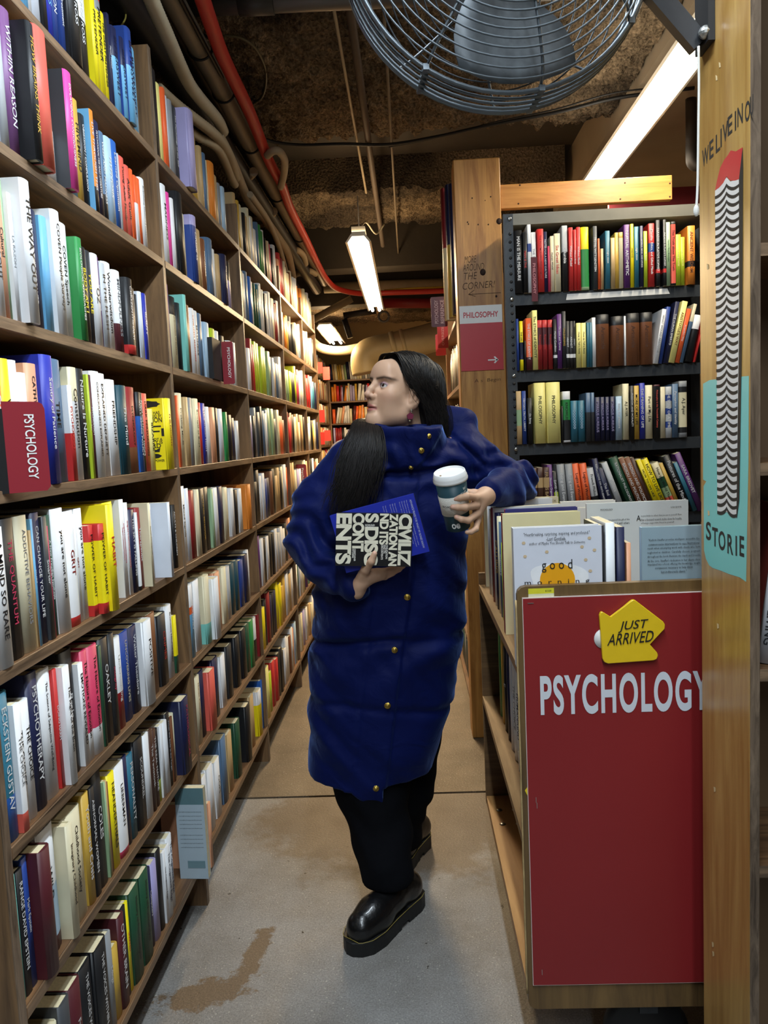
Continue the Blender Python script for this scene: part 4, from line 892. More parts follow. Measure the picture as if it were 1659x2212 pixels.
def disc(bm, c, rx, rz, y, n=24, mi=0, wob=0.0):
    vs = [bm.verts.new((c[0] + rx * math.cos(q) * (1 + wob * math.sin(3 * q + 1)), y, c[1] + rz * math.sin(q) * (1 + wob * math.cos(2 * q)))) for q in np.linspace(0, 2 * PI, n, endpoint=False)]
    bm.faces.new(vs).material_index = mi
disc(bm, (ec[0] - a[0], ec[2] - zs), .058, .036, -.0005, 30, 0, .12); disc(bm, (ec[0] - a[0], ec[2] - zs - .003), .036, .036, -.0009, 28, 1)
for px, py in [(1131, 1173), (1181, 1192), (1257, 1181), (1284, 1188), (1265, 1209), (1275, 1233), (1134, 1202), (1273, 1162)]:
    p = onY(px, py, 1.572); disc(bm, (p[0] - a[0], p[2] - zs), .004, .0035, -.0007, 6, 2)
obj('egg_picture', bm, [mat('F0F0F2', .35), mat('F0A81E', .3, var=.1, scale=20), mat('D2B894', .6)], t)
face_book(1386, 1530, 1137, 1.575, zs, .016, '93A8B2', 'grey-blue paperback with printed praise on its back cover, front right of the cart', [('"Kathrin Stauffer provides intelligent, accessible the', 1455, 1165, 108, 6, 0), ('common-sense interventions to ease frustrations', 1455, 1174, 108, 6, 0), ('result when attempting work with clients who have', 1455, 1183, 112, 6, 0), ('neglected as children. Carefully chosen, poignant', 1455, 1192, 112, 6, 0), ('throughout the book illustrate the depth and breadth', 1455, 1201, 112, 6, 0), ('At the core, Stauffer\'s dedication to her clients shine', 1455, 1210, 112, 6, 0), ('translated into a book offering the knowledge, insight', 1455, 1218, 112, 6, 0), ('compassion necessary to help these', 1455, 1226, 80, 6, 0), ('lost-in-the-cracks clients."', 1455, 1234, 55, 6, .15)], side='pb')
face_book(1268, 1487, 1084, 1.90, zs, .014, 'D9DEDC', 'large white psychology workbook rising behind the front books of the cart', [('PSYCHOLOGY', 1310, 1101, 26, 4, 0), ('USA $18.95', 1460, 1095, 22, 4, 0), ('A', 1379, 1119, 9, 12, 0), ('re you kinder to others than you are to yourself? More', 1428, 1113, 86, 5, 0), ('than a thousand research studies show the benefits', 1428, 1121, 86, 5, 0), ('of being a supportive friend to yourself', 1420, 1129, 70, 5, 0), ('Please give yourself the gift of this', 1330, 1123, 58, 5, 0), ('book and share it with others', 1330, 1130, 58, 5, 0), ('those teachers', 1318, 1137, 34, 5, 0)], side='w')
face_book(1086, 1254, 1108, 1.84, zs, .03, 'E0D6A6', 'cream-jacketed book standing just behind the egg-cover book', [], side='dr')
face_book(1045, 1207, 1076, 2.44, zs, .024, 'D6CBA8', 'tall cream self-help workbook at the back of the cart under the elbow', [('NEW HARBINGER SELF-HELP WORKBOOK', 1140, 1084, 122, 5, 0)], '6A5A3A', 'dr')
face_book(1060, 1206, 1098, 2.28, zs, .03, '26262A', 'black and white jacketed book behind the purple-edged one', [], side='w')
face_book(1092, 1248, 1098, 2.02, zs, .02, '3A3A78', 'blue-violet topped book between the black and cream ones on the cart', [], side='ro')
face_book(1213, 1330, 1082, 2.2, zs, .022, 'E4E2DA', 'white paperback at the back beside the cream workbook', [], side='w')
face_book(1228, 1344, 1096, 2.06, zs, .02, 'D8D4CC', 'off-white book standing behind the large workbook', [], side='tn')

# ---- end panel with the painted story stack, part of the bookcase at the right edge
t = thing('bookcase', 'varnished plywood bookcase end painted with a tower of pages at the right edge', 'bookcase', (PX, PYN, 0)); O = Vector((PX, PYN, 0))
bm = bmesh.new(); bx(bm, PX, PX + .016, PYN + .001, PYF, 0, 2.62); bx(bm, PX + .0005, PX + .016, PYN, PYN + .001, 0, 2.62, 1); obj('side_panel', rel(bm), [W_PANEL, W_EDGE], t)
for py in (538, 1014, 1460, 1885):
    z = onY(1650, py, PYN)[2]; bm = bmesh.new(); bx(bm, PX + .0165, 1.15, PYN + .004, PYF, z - .010, z + .010); bx(bm, PX + .0165, 1.15, PYN + .001, PYN + .004, z - .010, z + .010, 1); obj('shelf', rel(bm), [W_SHELF_X, wood('ply_edge_x', '3E3024', '94785C', 'X', 12, 16)], t)
obj('back_panel_or_shade_sheet', rel(boxm(PX + .0165, 1.15, PYF - .001, PYF + .008, 0, 2.62)), mat('6A5238', .7, var=.3, scale=5), t)
def M(px, py, off=.0006): p = onX(px, py, PX); return Vector((PX - off, p[1], p[2]))
def poly(bm, pts, off, mi=0):
    f = bm.faces.new([bm.verts.new(M(px, py, off)) for px, py in pts]); f.material_index = mi
TEAL = mat('7CC9C2', .45, var=.06, scale=6)
bm = bmesh.new(); poly(bm, [(1519, 829), (1533, 821), (1575, 816), (1618, 812), (1617, 1000), (1614, 1150), (1612, 1257), (1598, 1247), (1575, 1240), (1558, 1233), (1540, 1227), (1532, 1221), (1525, 1207), (1521, 1188), (1520, 1050), (1526, 1040), (1519, 1036)], .0002); obj('teal_paint', rel(bm), TEAL, t)
bm = bmesh.new(); poly(bm, [(1545, 412), (1560, 398), (1570, 383), (1578, 392), (1597, 387), (1598, 700), (1594, 1050), (1592, 1119), (1570, 1106), (1550, 1110), (1549, 800)], .0004); obj('painted_pages', rel(bm), mat('DAD8D4', .5, var=.05), t)
bm = bmesh.new(); poly(bm, [(1545, 412), (1549, 392), (1556, 363), (1565, 345), (1573, 335), (1579, 325), (1590, 327), (1605, 318), (1601, 360), (1597, 387), (1588, 390), (1578, 390), (1570, 381), (1563, 395), (1554, 405)], .0005)
obj('painted_cover', rel(bm), mat('BE2A30', .45, var=.08, scale=8), t)
bm = bmesh.new(); NS = 41
for i in range(NS):
    u = i / (NS - 1); yl, ym, yr_ = 424 + (1103 - 424) * u, 398 + (1096 - 398) * u, 396 + (1110 - 396) * u; xl_, xm, xr_ = 1545 + 5 * u, 1570 + .5 * u, 1598 - 6 * u; th = 8.2
    top, bot = [], []
    for s in np.linspace(0, 1, 7): top.append((xl_ + (xm - xl_) * s, yl + (ym - yl) * s + 5 * math.sin(PI * s) - 2 * (s > .9)))
    for s in np.linspace(0.12, 1, 7): top.append((xm + (xr_ - xm) * s, ym + (yr_ - ym) * s + 7 * math.sin(PI * s)))
    bot = [(x, y + th * (1 - .25 * abs(x - 1570) / 28)) for x, y in top][::-1]
    poly(bm, top + bot, .0006)
poly(bm, [(1597, 388), (1605, 319), (1606, 360), (1604, 700), (1598, 1080), (1592.5, 1119), (1591.5, 1118), (1597.5, 700)], .0007)
obj('painted_lines', rel(bm), INK, t)
bm = bmesh.new()
for ch, px, py, w_, h_ in [('W', 1524, 338, .030, .030), ('E', 1537, 322, .018, .030), ('L', 1551, 308, .018, .030), ('I', 1558, 298, .005, .030), ('V', 1567, 285, .022, .030), ('E', 1577, 270, .018, .030), ('I', 1589, 261, .005, .030), ('N', 1599, 249, .020, .030), ('O', 1615, 240, .018, .030), ('U', 1624, 228, .012, .030)]:
    text_on(bm, ch, M(px, py, .0001), (0, -1, 0), (0, 0, 1), w=w_, h=h_, bold=.016, off=.0002)
obj('painted_lettering', rel(bm), INK, t); bm = bmesh.new()
for ch, px, py, w_, h_ in [('S', 1531, 1147, .024, .034), ('T', 1545, 1160, .026, .034), ('O', 1560, 1168, .030, .034), ('R', 1578, 1176, .024, .034), ('I', 1591, 1179, .006, .034), ('E', 1603, 1180, .018, .034)]:
    text_on(bm, ch, M(px, py, .0003), (0, -1, 0), (0, 0, 1), w=w_, h=h_, bold=.018, off=.0002)
obj('painted_lettering', rel(bm), INK, t)
bm = bmesh.new()
for px, py in [(1555, 140), (1548, 168), (1529, 576), (1551, 1352), (1544, 1705), (1540, 2040), (1541, 2060), (1531, 1108)]: poly(bm, [(px - 2, py - 6), (px + 2, py - 4), (px + 2.5, py + 5), (px - 1, py + 6)], .0005)
obj('nail_hole', rel(bm), mat('D8BE8C', .8), t)
# its two books
for i, (px0, px1, py0, col, tc, ti, lab, dz) in enumerate([(1640, 1656, 1092, 'DD5A52', 'w', 'DAVID', 'coral paperback behind the leaning white book at the right edge', 0), (1652, 1690, 1090, 'D6D8DE', 'bk', 'HEAL YOUR LIVING', 'white book lettered HEAL YOUR LIVING leaning in the right-hand bookcase', 0)]):
    zsh = onY(1640, 1460, PYN)[2] + .0105; Yb = PYN + (.016 if i else .06)
    cov, pag, let = bmesh.new(), bmesh.new(), bmesh.new()
    xo = onY(1638 if i else 1641, 1430, Yb)[0]
    bd = dict(org=(0, 0, 0), n=(-.42 if i else -.2, -.9, 0), th=.026, h=.262, d=.14, cols=[['_', 1.0]], title=ti, tc=tc, tilt=6.5 if i else 3.5, tpos=.45)
    book_geo(bd, cov, pag, let, {'_': 0, '_t': 0}); o = obj('book', cov, mat(col, .4, var=.05), loc=(xo + .016 + (.0 if i else .012), Yb + .012, zsh)); tag(o, lab, 'book', 'books in the right-hand bookcase'); obj('page_block', pag, PAGE, o); obj('title_lettering', let, tmat(tc), o)
# face-out paperback standing at the end of the lowest shelf, poking into the aisle
Yf = 2.16; za = SZ[7] + .0006
a, b_ = onY(383, 1800, Yf), onY(445, 1800, Yf); zt = onY(415, 1702, Yf)[2]; W_, H_ = b_[0] - a[0], zt - za
t = thing('book', 'pale blue paperback standing face out, sticking into the aisle from the lowest shelf', 'book', (a[0], Yf, za), (0, 0, math.radians(-3)), 'psychology books in the wall bookcases')
bm = bmesh.new(); bx(bm, 0, W_, 0, .0012, 0, H_ * .82); bx(bm, 0, W_, 0, .0012, H_ * .82, H_, 1); bx(bm, 0, W_, .0228, .024, 0, H_); bx(bm, 0, .0012, .0012, .0228, 0, H_); obj('cover', bm, [mat('A9BAC4', .45, var=.05), mat('5A7A80', .45)], t)
obj('page_block', boxm(.0013, W_ - .0005, .0013, .0227, .0005, H_ - .0005), PAGE, t)
bm = bmesh.new()
for k in range(9):
    text_on(bm, 'a most helpful and moving account of the mind at work', (W_ * .5, -.0002, H_ * (.74 - k * .045 - .03 * (k > 4))), (1, 0, 0), (0, 0, 1), w=W_ * .8, h=.0042, off=.0003)
obj('cover_lettering', bm, INK, t)
obj('cover_patch', boxm(W_ * .30, W_ * .92, -.0006, -.0001, H_ * .12, H_ * .20), mat('6E8C94', .5), t)
cov, pag = bmesh.new(), bmesh.new(); bd = dict(org=(0, 0, 0), n=(1, 0, 0), th=.022, h=.20, d=.15, cols=parse_cols('pp'), title='', tc='w', tilt=2)
book_geo(bd, cov, pag, None, {'pp': 0}); o = obj('book', cov, cmat('pp'), loc=(-.655, 2.225, za)); tag(o, 'peach paperback just behind the face-out pale blue one on the lowest shelf', 'book', 'psychology books in the wall bookcases'); obj('page_block', pag, PAGE, o)
# ---- section signs on the left wall
def plate(name, label, p0, p1, z0, z1, m, txt, flange=None, curl=True):
    p0, p1 = Vector((*p0, 0)), Vector((*p1, 0)); u = (p1 - p0).normalized(); W_ = (p1 - p0).length; n = Vector((u.y, -u.x, 0)); H_ = z1 - z0
    t = thing(name, label, 'sign', (p0.x, p0.y, z0))
    bm = bmesh.new(); r = W_ * .16; pts = [(0, 0), (W_ - r * .6, 0), (W_, r * .6), (W_, H_ - r), (W_ - r * .3, H_ - r * .3), (W_ - r, H_), (0, H_)]
    prism(bm, [u * a + Vector((0, 0, b)) for a, b in pts], -n * .0025); obj('sign_plate', bm, m, t)
    bm = bmesh.new(); text_on(bm, txt, u * W_ * .60 + Vector((0, 0, H_ * .5)) + n * .0003, (0, 0, -1), u, w=H_ * .72, h=W_ * .24, bold=.012, off=.0006); obj('sign_lettering', bm, WHITE, t)
    if flange:
        bm = bmesh.new(); prism(bm, [-u * flange, Vector((0, 0, 0)), Vector((0, 0, H_ * .92)), -u * flange + Vector((0, 0, H_ * .92))], -n * .002); obj('sign_flange', bm, BLACK, t)
    return t
MAG = mat('8E2832', .42, var=.06, scale=10)
zs4 = SZ[3]
plate('section_sign', 'big red PSYCHOLOGY tag at the left edge in front of the fourth shelf', (-.692, 1.300), (-.648, 1.362), onX(55, 1064, -.67)[2], onX(55, 868, -.67)[2], MAG, 'PSYCHOLOGY', .02)
pa, pb = onY(466, 785, 2.93), onY(505, 785, 2.93)
plate('section_sign', 'smaller red PSYCHOLOGY tag on the third shelf of the second bookcase', (max(-.695, pa[0]), 2.93), (pb[0], 2.93), onY(486, 830, 2.93)[2], onY(486, 738, 2.93)[2], MAG, 'PSYCHOLOGY')
tag(obj('black_folder', boxm(-.715, -.692, 2.78, 2.90, 1.6925, 1.84), BLACK), 'black divider beside the smaller PSYCHOLOGY tag', 'divider')
pa, pb = onY(641, 1035, 5.0), onY(663, 1035, 5.0)
plate('section_sign', 'dull red Psychology tag with rounded corner on the fifth shelf down the aisle', (pa[0], 5.0), (pb[0], 5.0), onY(650, 1062, 5.0)[2], onY(650, 1003, 5.0)[2], MAG, 'Psychology')
k = 0
for (a, b_, c, d, Y, lab) in [(686, 697, 783, 806, 9.0, 'upper small red tag where the wall steps back'), (697, 713, 793, 820, 9.6, 'small red tag beside the top shelf of the end bookcase'), (689, 702, 886, 912, 9.0, 'small red tag at the middle of the far shelves'), (690, 702, 934, 960, 9.0, 'lower small red tag on the far shelves'), (700, 715, 930, 952, 9.8, 'lowest red tag beside the end bookcase')]:
    pa, pb = onY(a, c, Y), onY(b_, d, Y); t = thing('section_sign', lab, 'sign', (pa[0], Y, pb[2]), group='small red tags on the far shelves'); obj('sign_plate', boxm(0, pb[0] - pa[0], 0, .004, 0, pa[2] - pb[2]), mat('D0302A', .5), t)
# far bookcases
t = thing('bookcase', 'orange-lit plywood bookcase along the recessed wall at the far left', 'bookcase')
for y in (8.85, 9.75, 10.95): obj('upright', boxm(-1.38, -1.12, y, y + .02, 0, 2.5), W_UP, t)
for z in SZ: obj('shelf', boxm(-1.38, -1.12, 8.871, 9.749, z - .02, z), W_SHELF_Y, t); obj('shelf', boxm(-1.38, -1.12, 9.771, 10.949, z - .02, z), W_SHELF_Y, t)
t = thing('bookcase', 'orange-lit plywood bookcase across the far end of the aisle', 'bookcase')
for x in (-1.115, -.30): obj('upright', boxm(x, x + .02, 10.99, 11.25, 0, 2.35), W_UP, t)
for z in SZ: obj('shelf', boxm(-1.094, -.301, 10.99, 11.25, z - .02, z), W_SHELF_X, t)
obj('back_panel_or_shade_sheet', boxm(-1.115, -.28, 11.251, 11.26, 0, 2.35), BKD, t)
tag(obj('wooden_block', boxm(-.40, -.305, 11.0, 11.2, SZ[0] + .0005, SZ[0] + .2), W_BEAM), 'pale wooden block at the right end of the top far shelf', 'block')
struct('wall_panel', boxm(-1.5, -.96, 6.085, 6.20, 0, 3.3), DARK, 'end of the wall where it steps back behind the fifth bookcase', 'wall')
# ================================================================== lamps, fan, pipes and cables under the ceiling
TUBE = bpy.data.materials.new('lit_tube'); TUBE.use_nodes = True
_b = TUBE.node_tree.nodes['Principled BSDF']; _b.inputs['Emission Color'].default_value = (1, .93, .78, 1); _b.inputs['Emission Strength'].default_value = 9
HOUS = mat('E6E2D4', .4, var=.05)
def fluoro(label, x, y0, y1, z, n=2, w=.14, gap=.062, wrap=False):
    t = thing('fluorescent_lamp', label, 'lamp', (x, (y0 + y1) / 2, z)); L = (y1 - y0) / 2
    bm = bmesh.new(); prism(bm, [(-w / 2, -L, .012), (-w / 2 + .035, -L, .06), (w / 2 - .035, -L, .06), (w / 2, -L, .012), (w / 2 - .012, -L, .010), (w / 2 - .04, -L, .045), (-w / 2 + .04, -L, .045), (-w / 2 + .012, -L, .010)][::-1], (0, 2 * L, 0)); obj('housing', bm, HOUS, t)
    segs = [(-L, L)] if L < .75 else [(-L, -.02), (.02, L)]
    for a, b_ in segs:
        for k in range(n):
            bm = bmesh.new(); xx = (k - (n - 1) / 2) * gap; tube(bm, [(xx, a + .02, .014), (xx, b_ - .02, .014)], .019 if wrap else .014, 12); obj('tube', bm, TUBE, t)
    return t
fluoro('long fluorescent lamp slanting down at the upper right above the metal bookcase', 1.09, 2.45, 4.85, 2.80, 2, .17, .075, True)
fluoro('double fluorescent lamp hanging in the middle of the aisle beyond the woman', -.25, 4.6, 7.05, 2.585, 2, .15)
fluoro('small fluorescent lamp far down the aisle on the left', -.83, 8.15, 9.55, 2.62, 2, .2, .09)
bm = bmesh.new(); tube(bm, [(-.25, 4.75, 2.645), (-.25, 4.75, 2.9)], .004, 6); bx(bm, -.29, -.21, 4.66, 4.84, 2.6455, 2.70); tag(obj('lamp_hanger', bm, HOUS), 'grey metal hanger box on top of the near end of the hanging lamp', 'hanger')
bm = bmesh.new(); tube(bm, spline([onZ(775, 500, 2.75), onZ(790, 480, 2.9), onZ(812, 505, 2.92), onZ(830, 485, 3.0)], 6), .006, 6); tag(obj('lamp_cable', bm, mat('C8C0A8', .5)), 'pale cable curling up from the hanging lamp', 'cable')
# ---- caged fan
FX, FY, FZ = onY(1072, -108, 1.42); FR = onY(1404, 0, 1.42)[0] - FX
t = thing('caged_fan', 'large grey wire-caged fan hanging at the top of the photo', 'fan', (FX, FY, FZ), (math.radians(-4), 0, math.radians(8)))
GW = mat('6C7378', .42, .7, .25, 40); GD = mat('6E7478', .55, .5, .35, 18)
def ring(bm, r, y, wr, n=72): 
    P = [Vector((r * math.cos(q), y, r * math.sin(q))) for q in np.linspace(0, 2 * PI, n, endpoint=False)]
    m = 6; rs = []
    for i, p in enumerate(P):
        u = p.copy(); u.y = 0; u.normalize(); v = Vector((0, 1, 0)); rs.append([bm.verts.new(p + (u * math.cos(2 * PI * k / m) + v * math.sin(2 * PI * k / m)) * wr) for k in range(m)])
    for i in range(n):
        for k in range(m): f = bm.faces.new((rs[i][k], rs[i][(k + 1) % m], rs[(i + 1) % n][(k + 1) % m], rs[(i + 1) % n][k])); f.smooth = True
dome = lambda r, s: s * (.03 + .085 * math.sqrt(max(0, 1 - (r / FR) ** 2)))
bm = bmesh.new()
for r in np.linspace(.05, FR - .012, 17): ring(bm, r, dome(r, -1), .0019)
for k in range(8):
    q = 2 * PI * k / 8 + .22; tube(bm, [Vector((r * math.cos(q), dome(r, -1) + .003, r * math.sin(q))) for r in np.linspace(.04, FR, 12)], .0028, 6)
obj('front_grille', bm, GW, t)
bm = bmesh.new()
for r in np.linspace(.09, FR - .02, 8): ring(bm, r, dome(r, 1), .0015)
for k in range(8):
    q = 2 * PI * k / 8; tube(bm, [Vector((r * math.cos(q), dome(r, 1) - .003, r * math.sin(q))) for r in np.linspace(.04, FR, 12)], .0026, 6)
obj('rear_grille', bm, mat('4A4E52', .5, .6), t)
bm = bmesh.new()
for y, r, wr in ((-.034, FR, .0045), (-.022, FR + .004, .003), (-.008, FR + .005, .003), (.008, FR + .005, .003), (.022, FR + .004, .003), (.034, FR, .0045)): ring(bm, r, y, wr)
for k in range(8):
    q = 2 * PI * k / 8 + .22; bx(bm, *(lambda c: (c[0] - .005, c[0] + .005, -.04, .04, c[1] - .005, c[1] + .005))((FR * math.cos(q), FR * math.sin(q))))
obj('rim', bm, GW, t)
bm = bmesh.new(); lathe(bm, [(.0001, -.05), (.04, -.05), (.055, -.03), (.055, .03), (.06, .035), (.075, .05), (.075, .105), (.05, .125), (.0001, .125)], 28)
for v in bm.verts: v.co = Vector((v.co.x, v.co.z, v.co.y))
obj('motor', bm, GD, t)
for k in range(3):
    bm = bmesh.new(); q0 = 2 * PI * k / 3 - PI / 2 + .15; N = 8; rows_ = []
    for i in range(N + 1):
        r = .045 + (FR - .075) * i / N; w_ = math.radians(48 + 34 * math.sin(PI * (.15 + .75 * i / N)))
        rows_.append([bm.verts.new((r * math.cos(q0 + w_ * (j / 6 - .5)), (j / 6 - .5) * .075 * (1 - .3 * i / N) + .004 * math.sin(j), r * math.sin(q0 + w_ * (j / 6 - .5)))) for j in range(7)])
    for i in range(N):
        for j in range(6): f = bm.faces.new((rows_[i][j], rows_[i][j + 1], rows_[i + 1][j + 1], rows_[i + 1][j])); f.smooth = True
    o = obj('blade', bm, mat('565B5F', .55, .3, .6, 45), t); sm = o.modifiers.new('s', 'SOLIDIFY'); sm.thickness = .002
# wall bracket that carries the fan
a = onX(1524, 60, PX); zA = a[2]
t = thing('fan_bracket', 'black steel bracket that holds the fan to the varnished panel', 'bracket', (PX, 0, zA)); O = Vector((PX, 0, zA))
yb = (PYN + PYF) / 2 + .06
bm = bmesh.new(); bx(bm, PX - .012, PX - .0005, yb - .03, yb + .03, onX(1520, 118, PX)[2], 2.5); obj('wall_plate', rel(bm), BLACK, t)
p1 = P3(1515, 92, yb - .01); p2 = P3(1425, -14, yb - .01); d = (p2 - p1).normalized(); e = p1 + d * .42
bm = bmesh.new(); nrm = Vector((d.z, 0, -d.x)) * .016
prism(bm, [p1 + nrm, p1 - nrm, e - nrm, e + nrm], (0, .022, 0)); obj('arm', rel(bm), mat('1C1E22', .4), t)
bm = bmesh.new(); bx(bm, FX - .012, PX - .012, yb + .03, yb + .055, e.z - .012, e.z + .012); obj('cross_arm', rel(bm), mat('1C1E22', .4), t)
bm = bmesh.new(); bx(bm, FX - .012, FX + .012, FY + .126, max(yb + .055, FY + .15), FZ - .015, e.z + .012); obj('fan_hanger', rel(bm), mat('1C1E22', .4), t)
bm = bmesh.new(); bmesh.ops.create_uvsphere(bm, u_segments=14, v_segments=8, radius=.011, matrix=Matrix.Translation(P3(1523, 70, yb - .02))); obj('bolt', rel(bm), mat('B8B8B4', .35, .9), t)
bm = bmesh.new(); pts = [onY(x, y, 1.40) for x, y in [(1509, 100), (1510, 180), (1509, 260), (1508, 340), (1507, 400), (1505, 440), (1503, 466)]]
tube(bm, spline(pts, 5), .0022, 6); n0 = len(bm.verts); bmesh.ops.create_uvsphere(bm, u_segments=10, v_segments=8, radius=.006, matrix=Matrix.Translation(Vector(onY(1504, 455, 1.40))) @ Matrix.Diagonal((.8, .8, 1.7, 1)))
tag(obj('pull_cord', bm, mat('D8D6CE', .9)), 'white pull cord with a frayed knot hanging beside the varnished panel', 'cord')
# ---- pipes and conduits
GREY = mat('8A8070', .45, .1, .2, 12); BEI = mat('B4A284', .6, var=.15, scale=14); REDH = mat('C8342A', .45, var=.08, scale=10); BLK = mat('17181A', .5)
def pipe(name, label, cat, pts, r, m, n=12, k=6, corr=0.0, group=None):
    P = spline(pts, k) if len(pts) > 2 else [np.array(p, float) for p in pts]
    if corr:
        # corrugated tube: rings along the run
        Q = [P[0]]
        for a, b_ in zip(P[:-1], P[1:]):
            s = max(1, int(np.linalg.norm(b_ - a) / .007)); Q += [a + (b_ - a) * (i + 1) / s for i in range(s)]
        P = Q; r = [r * (1 + corr * (1 if i % 2 else -1)) for i in range(len(P))]
    bm = bmesh.new(); tube(bm, P, r, n); return tag(obj(name, bm, m), label, cat, group)
pz = lambda L, z: [onZ(x, y, z) for x, y in L]
g = 'pipes and conduits along the ceiling'
pipe('conduit', 'straight grey metal pipe running along the ceiling above the wall bookcases', 'pipe', [(-.69, 1.6, 2.86), (-.69, 3.0, 2.86), (-.70, 4.5, 2.86), (-.70, 7.0, 2.86)], .037, GREY, 14, group=g)
pipe('conduit', 'bright red hose running beside the grey pipe and bending across the aisle', 'hose', pz([(425, -40), (455, 50), (485, 130), (538, 240), (580, 345), (608, 398), (627, 450), (662, 520), (686, 570), (706, 604), (730, 624), (780, 634), (850, 632), (960, 628), (1050, 622)], 2.83), .025, REDH, 12, group=g)
pipe('corrugated_tube', 'pale ribbed tube curving down over the top books of the second bookcase', 'tube', pz([(300, -70), (327, 0), (360, 75), (402, 169), (428, 208), (468, 256), (482, 284)], 2.72), .021, mat('C8BCA0', .55, var=.12, scale=20), 12, 8, .10, g)
pipe('corrugated_tube', 'beige ribbed tube snaking just above the second bookcase', 'tube', pz([(340, 190), (380, 226), (418, 255), (469, 296), (494, 334), (510, 385)], 2.66), .019, BEI, 12, 8, .10, g)
pipe('corrugated_tube', 'lower beige ribbed tube sagging behind the top of the second bookcase', 'tube', pz([(405, 280), (428, 296), (472, 323), (500, 385), (508, 400)], 2.64), .017, BEI, 12, 8, .10, g)
pipe('corrugated_tube', 'beige tube running down the row above the third bookcase', 'tube', pz([(470, 290), (500, 350), (537, 434), (567, 467), (600, 512), (621, 545), (631, 585), (634, 610)], 2.70), .024, BEI, 12, 8, .0, g)
pipe('conduit', 'thin beige conduit rising behind the third bookcase', 'pipe', pz([(540, 420), (575, 470), (590, 500), (605, 540), (622, 600)], 2.66), .016, BEI, 10, 6, 0, g)
for L, lab in [([(505, 396), (520, 392), (535, 384), (548, 371)], 'short beige elbow sticking out toward the red hose'), ([(556, 485), (572, 481), (583, 470), (592, 456)], 'second short beige elbow below the grey pipe'), ([(577, 336), (590, 326), (604, 328), (615, 348), (613, 378), (606, 404)], 'beige loop of tube beyond the red hose'),
               ([(622, 548), (640, 540), (655, 552), (660, 570)], 'small beige bend above the fourth bookcase'), ([(634, 596), (650, 588), (668, 585), (682, 592)], 'last beige bend where the red hose turns')]:
    pipe('tube_elbow', lab, 'tube', pz(L, 2.80), .022 if 'loop' not in lab else .018, BEI, 12, 6, 0, 'beige tube bends')
pipe('conduit', 'big grey pipe crossing the aisle at the top of the photo', 'pipe', [(-1.3, 2.74, 2.955), (1.15, 2.78, 2.93)], .036, mat('6E6A66', .4, .5, .25, 9), 16, group=g)
bm = bmesh.new(); tube(bm, [(-.52, 2.753, 2.948), (-.40, 2.755, 2.947)], .042, 16); tag(obj('pipe_collar', bm, mat('4E4C4A', .5, .4)), 'dark collar around the big grey crossing pipe', 'collar')
for x, r, m, y1, lab in [(-.215, .007, BEI, 5.2, 'thin pale conduit running lengthwise under the ceiling'), (-.155, .018, mat('5A4A3C', .6, .1), 6.6, 'dark rusty pipe running lengthwise under the ceiling'), (-.03, .007, mat('7A6A54', .6), 7.6, 'thinnest brown conduit right of the rusty pipe')]:
    pipe('conduit', lab, 'pipe', [(x, 2.2, 3.055), (x, y1, 3.055)], r, m, 10, group=g)
pipe('cable', 'black cable sagging across the ceiling below the fan', 'cable', [Vector(onZ(x, y, 3.03)) for x, y in [(520, 262), (570, 300), (640, 313), (740, 311), (840, 312), (940, 296), (1050, 272), (1200, 243), (1330, 212), (1500, 190)]], .009, BLK, 8, 6, 0, 'cables')
pipe('cable', 'thin black wire running beside the sagging cable', 'cable', [Vector(onZ(x, y, 3.035)) for x, y in [(840, 318), (940, 299), (1060, 266), (1200, 236), (1330, 200), (1480, 185)]], .004, BLK, 6, 6, 0, 'cables')
pipe('cable', 'thin yellowish wire looping out from behind the red hose', 'cable', pz([(480, 76), (520, 82), (552, 105), (572, 145), (574, 180), (565, 210), (545, 225), (534, 240)], 3.085), .006, mat('5A5034', .5), 6, 6, 0, 'cables')
pipe('cable', 'black wire clipped along the grey pipe', 'cable', [(-.655, 2.0, 2.835), (-.652, 2.6, 2.832), (-.648, 2.95, 2.83), (-.67, 3.15, 2.88)], .007, BLK, 6, 6, 0, 'cables')
pipe('cable', 'thin yellow wire drooping over the top blue books', 'cable', [onX(x, y, -.8) for x, y in [(243, 68), (258, 60), (270, 42), (272, 28)]], .0025, mat('B8A850', .5), 6, 6, 0, 'cables')
for (x, z, r, lab) in [(-.82, 2.80, .045, 'thick black duct above the left bookcases'), (-.90, 2.68, .03, 'black pipe low behind the top books'), (-.79, 2.91, .03, 'second black duct under the ceiling at the left')]:
    pipe('black_pipe', lab, 'pipe', [(x, 1.2, z), (x + .03, 3.0, z), (x + .05, 7.0, z)], r, mat('1E1D1E', .5, var=.3, scale=8), 12, group='black ducts')
t = thing('cable_tray', 'dark slotted metal cable tray at the upper left', 'cable tray', (-.96, 1.6, 2.63))
for dx in (0, .055): obj('tray_rail', boxm(dx, dx + .006, 0, 2.2, 0, .035), mat('2E2E30', .4, .4), t)
for k in range(9): obj('tray_rung', boxm(.0062, .0548, .1 + k * .24, .125 + k * .24, .002, .008), mat('3A3A3C', .4, .4), t)
for i, (y, x, z, R) in enumerate([(2.45, -.69, 2.86, .044), (2.85, -.69, 2.86, .044), (3.2, -.69, 2.86, .044), (3.75, -.695, 2.86, .044), (4.5, -.70, 2.86, .044), (5.4, -.70, 2.86, .044)]):
    bm = bmesh.new(); ring(bm, R, 0, .005, 24); tag(obj('cable_tie', bm, BLK, loc=(x + .006, y, z)), f'black tie around the grey pipe, {ORD[i]} from the big crossing pipe', 'tie', 'black ties on the grey pipe')
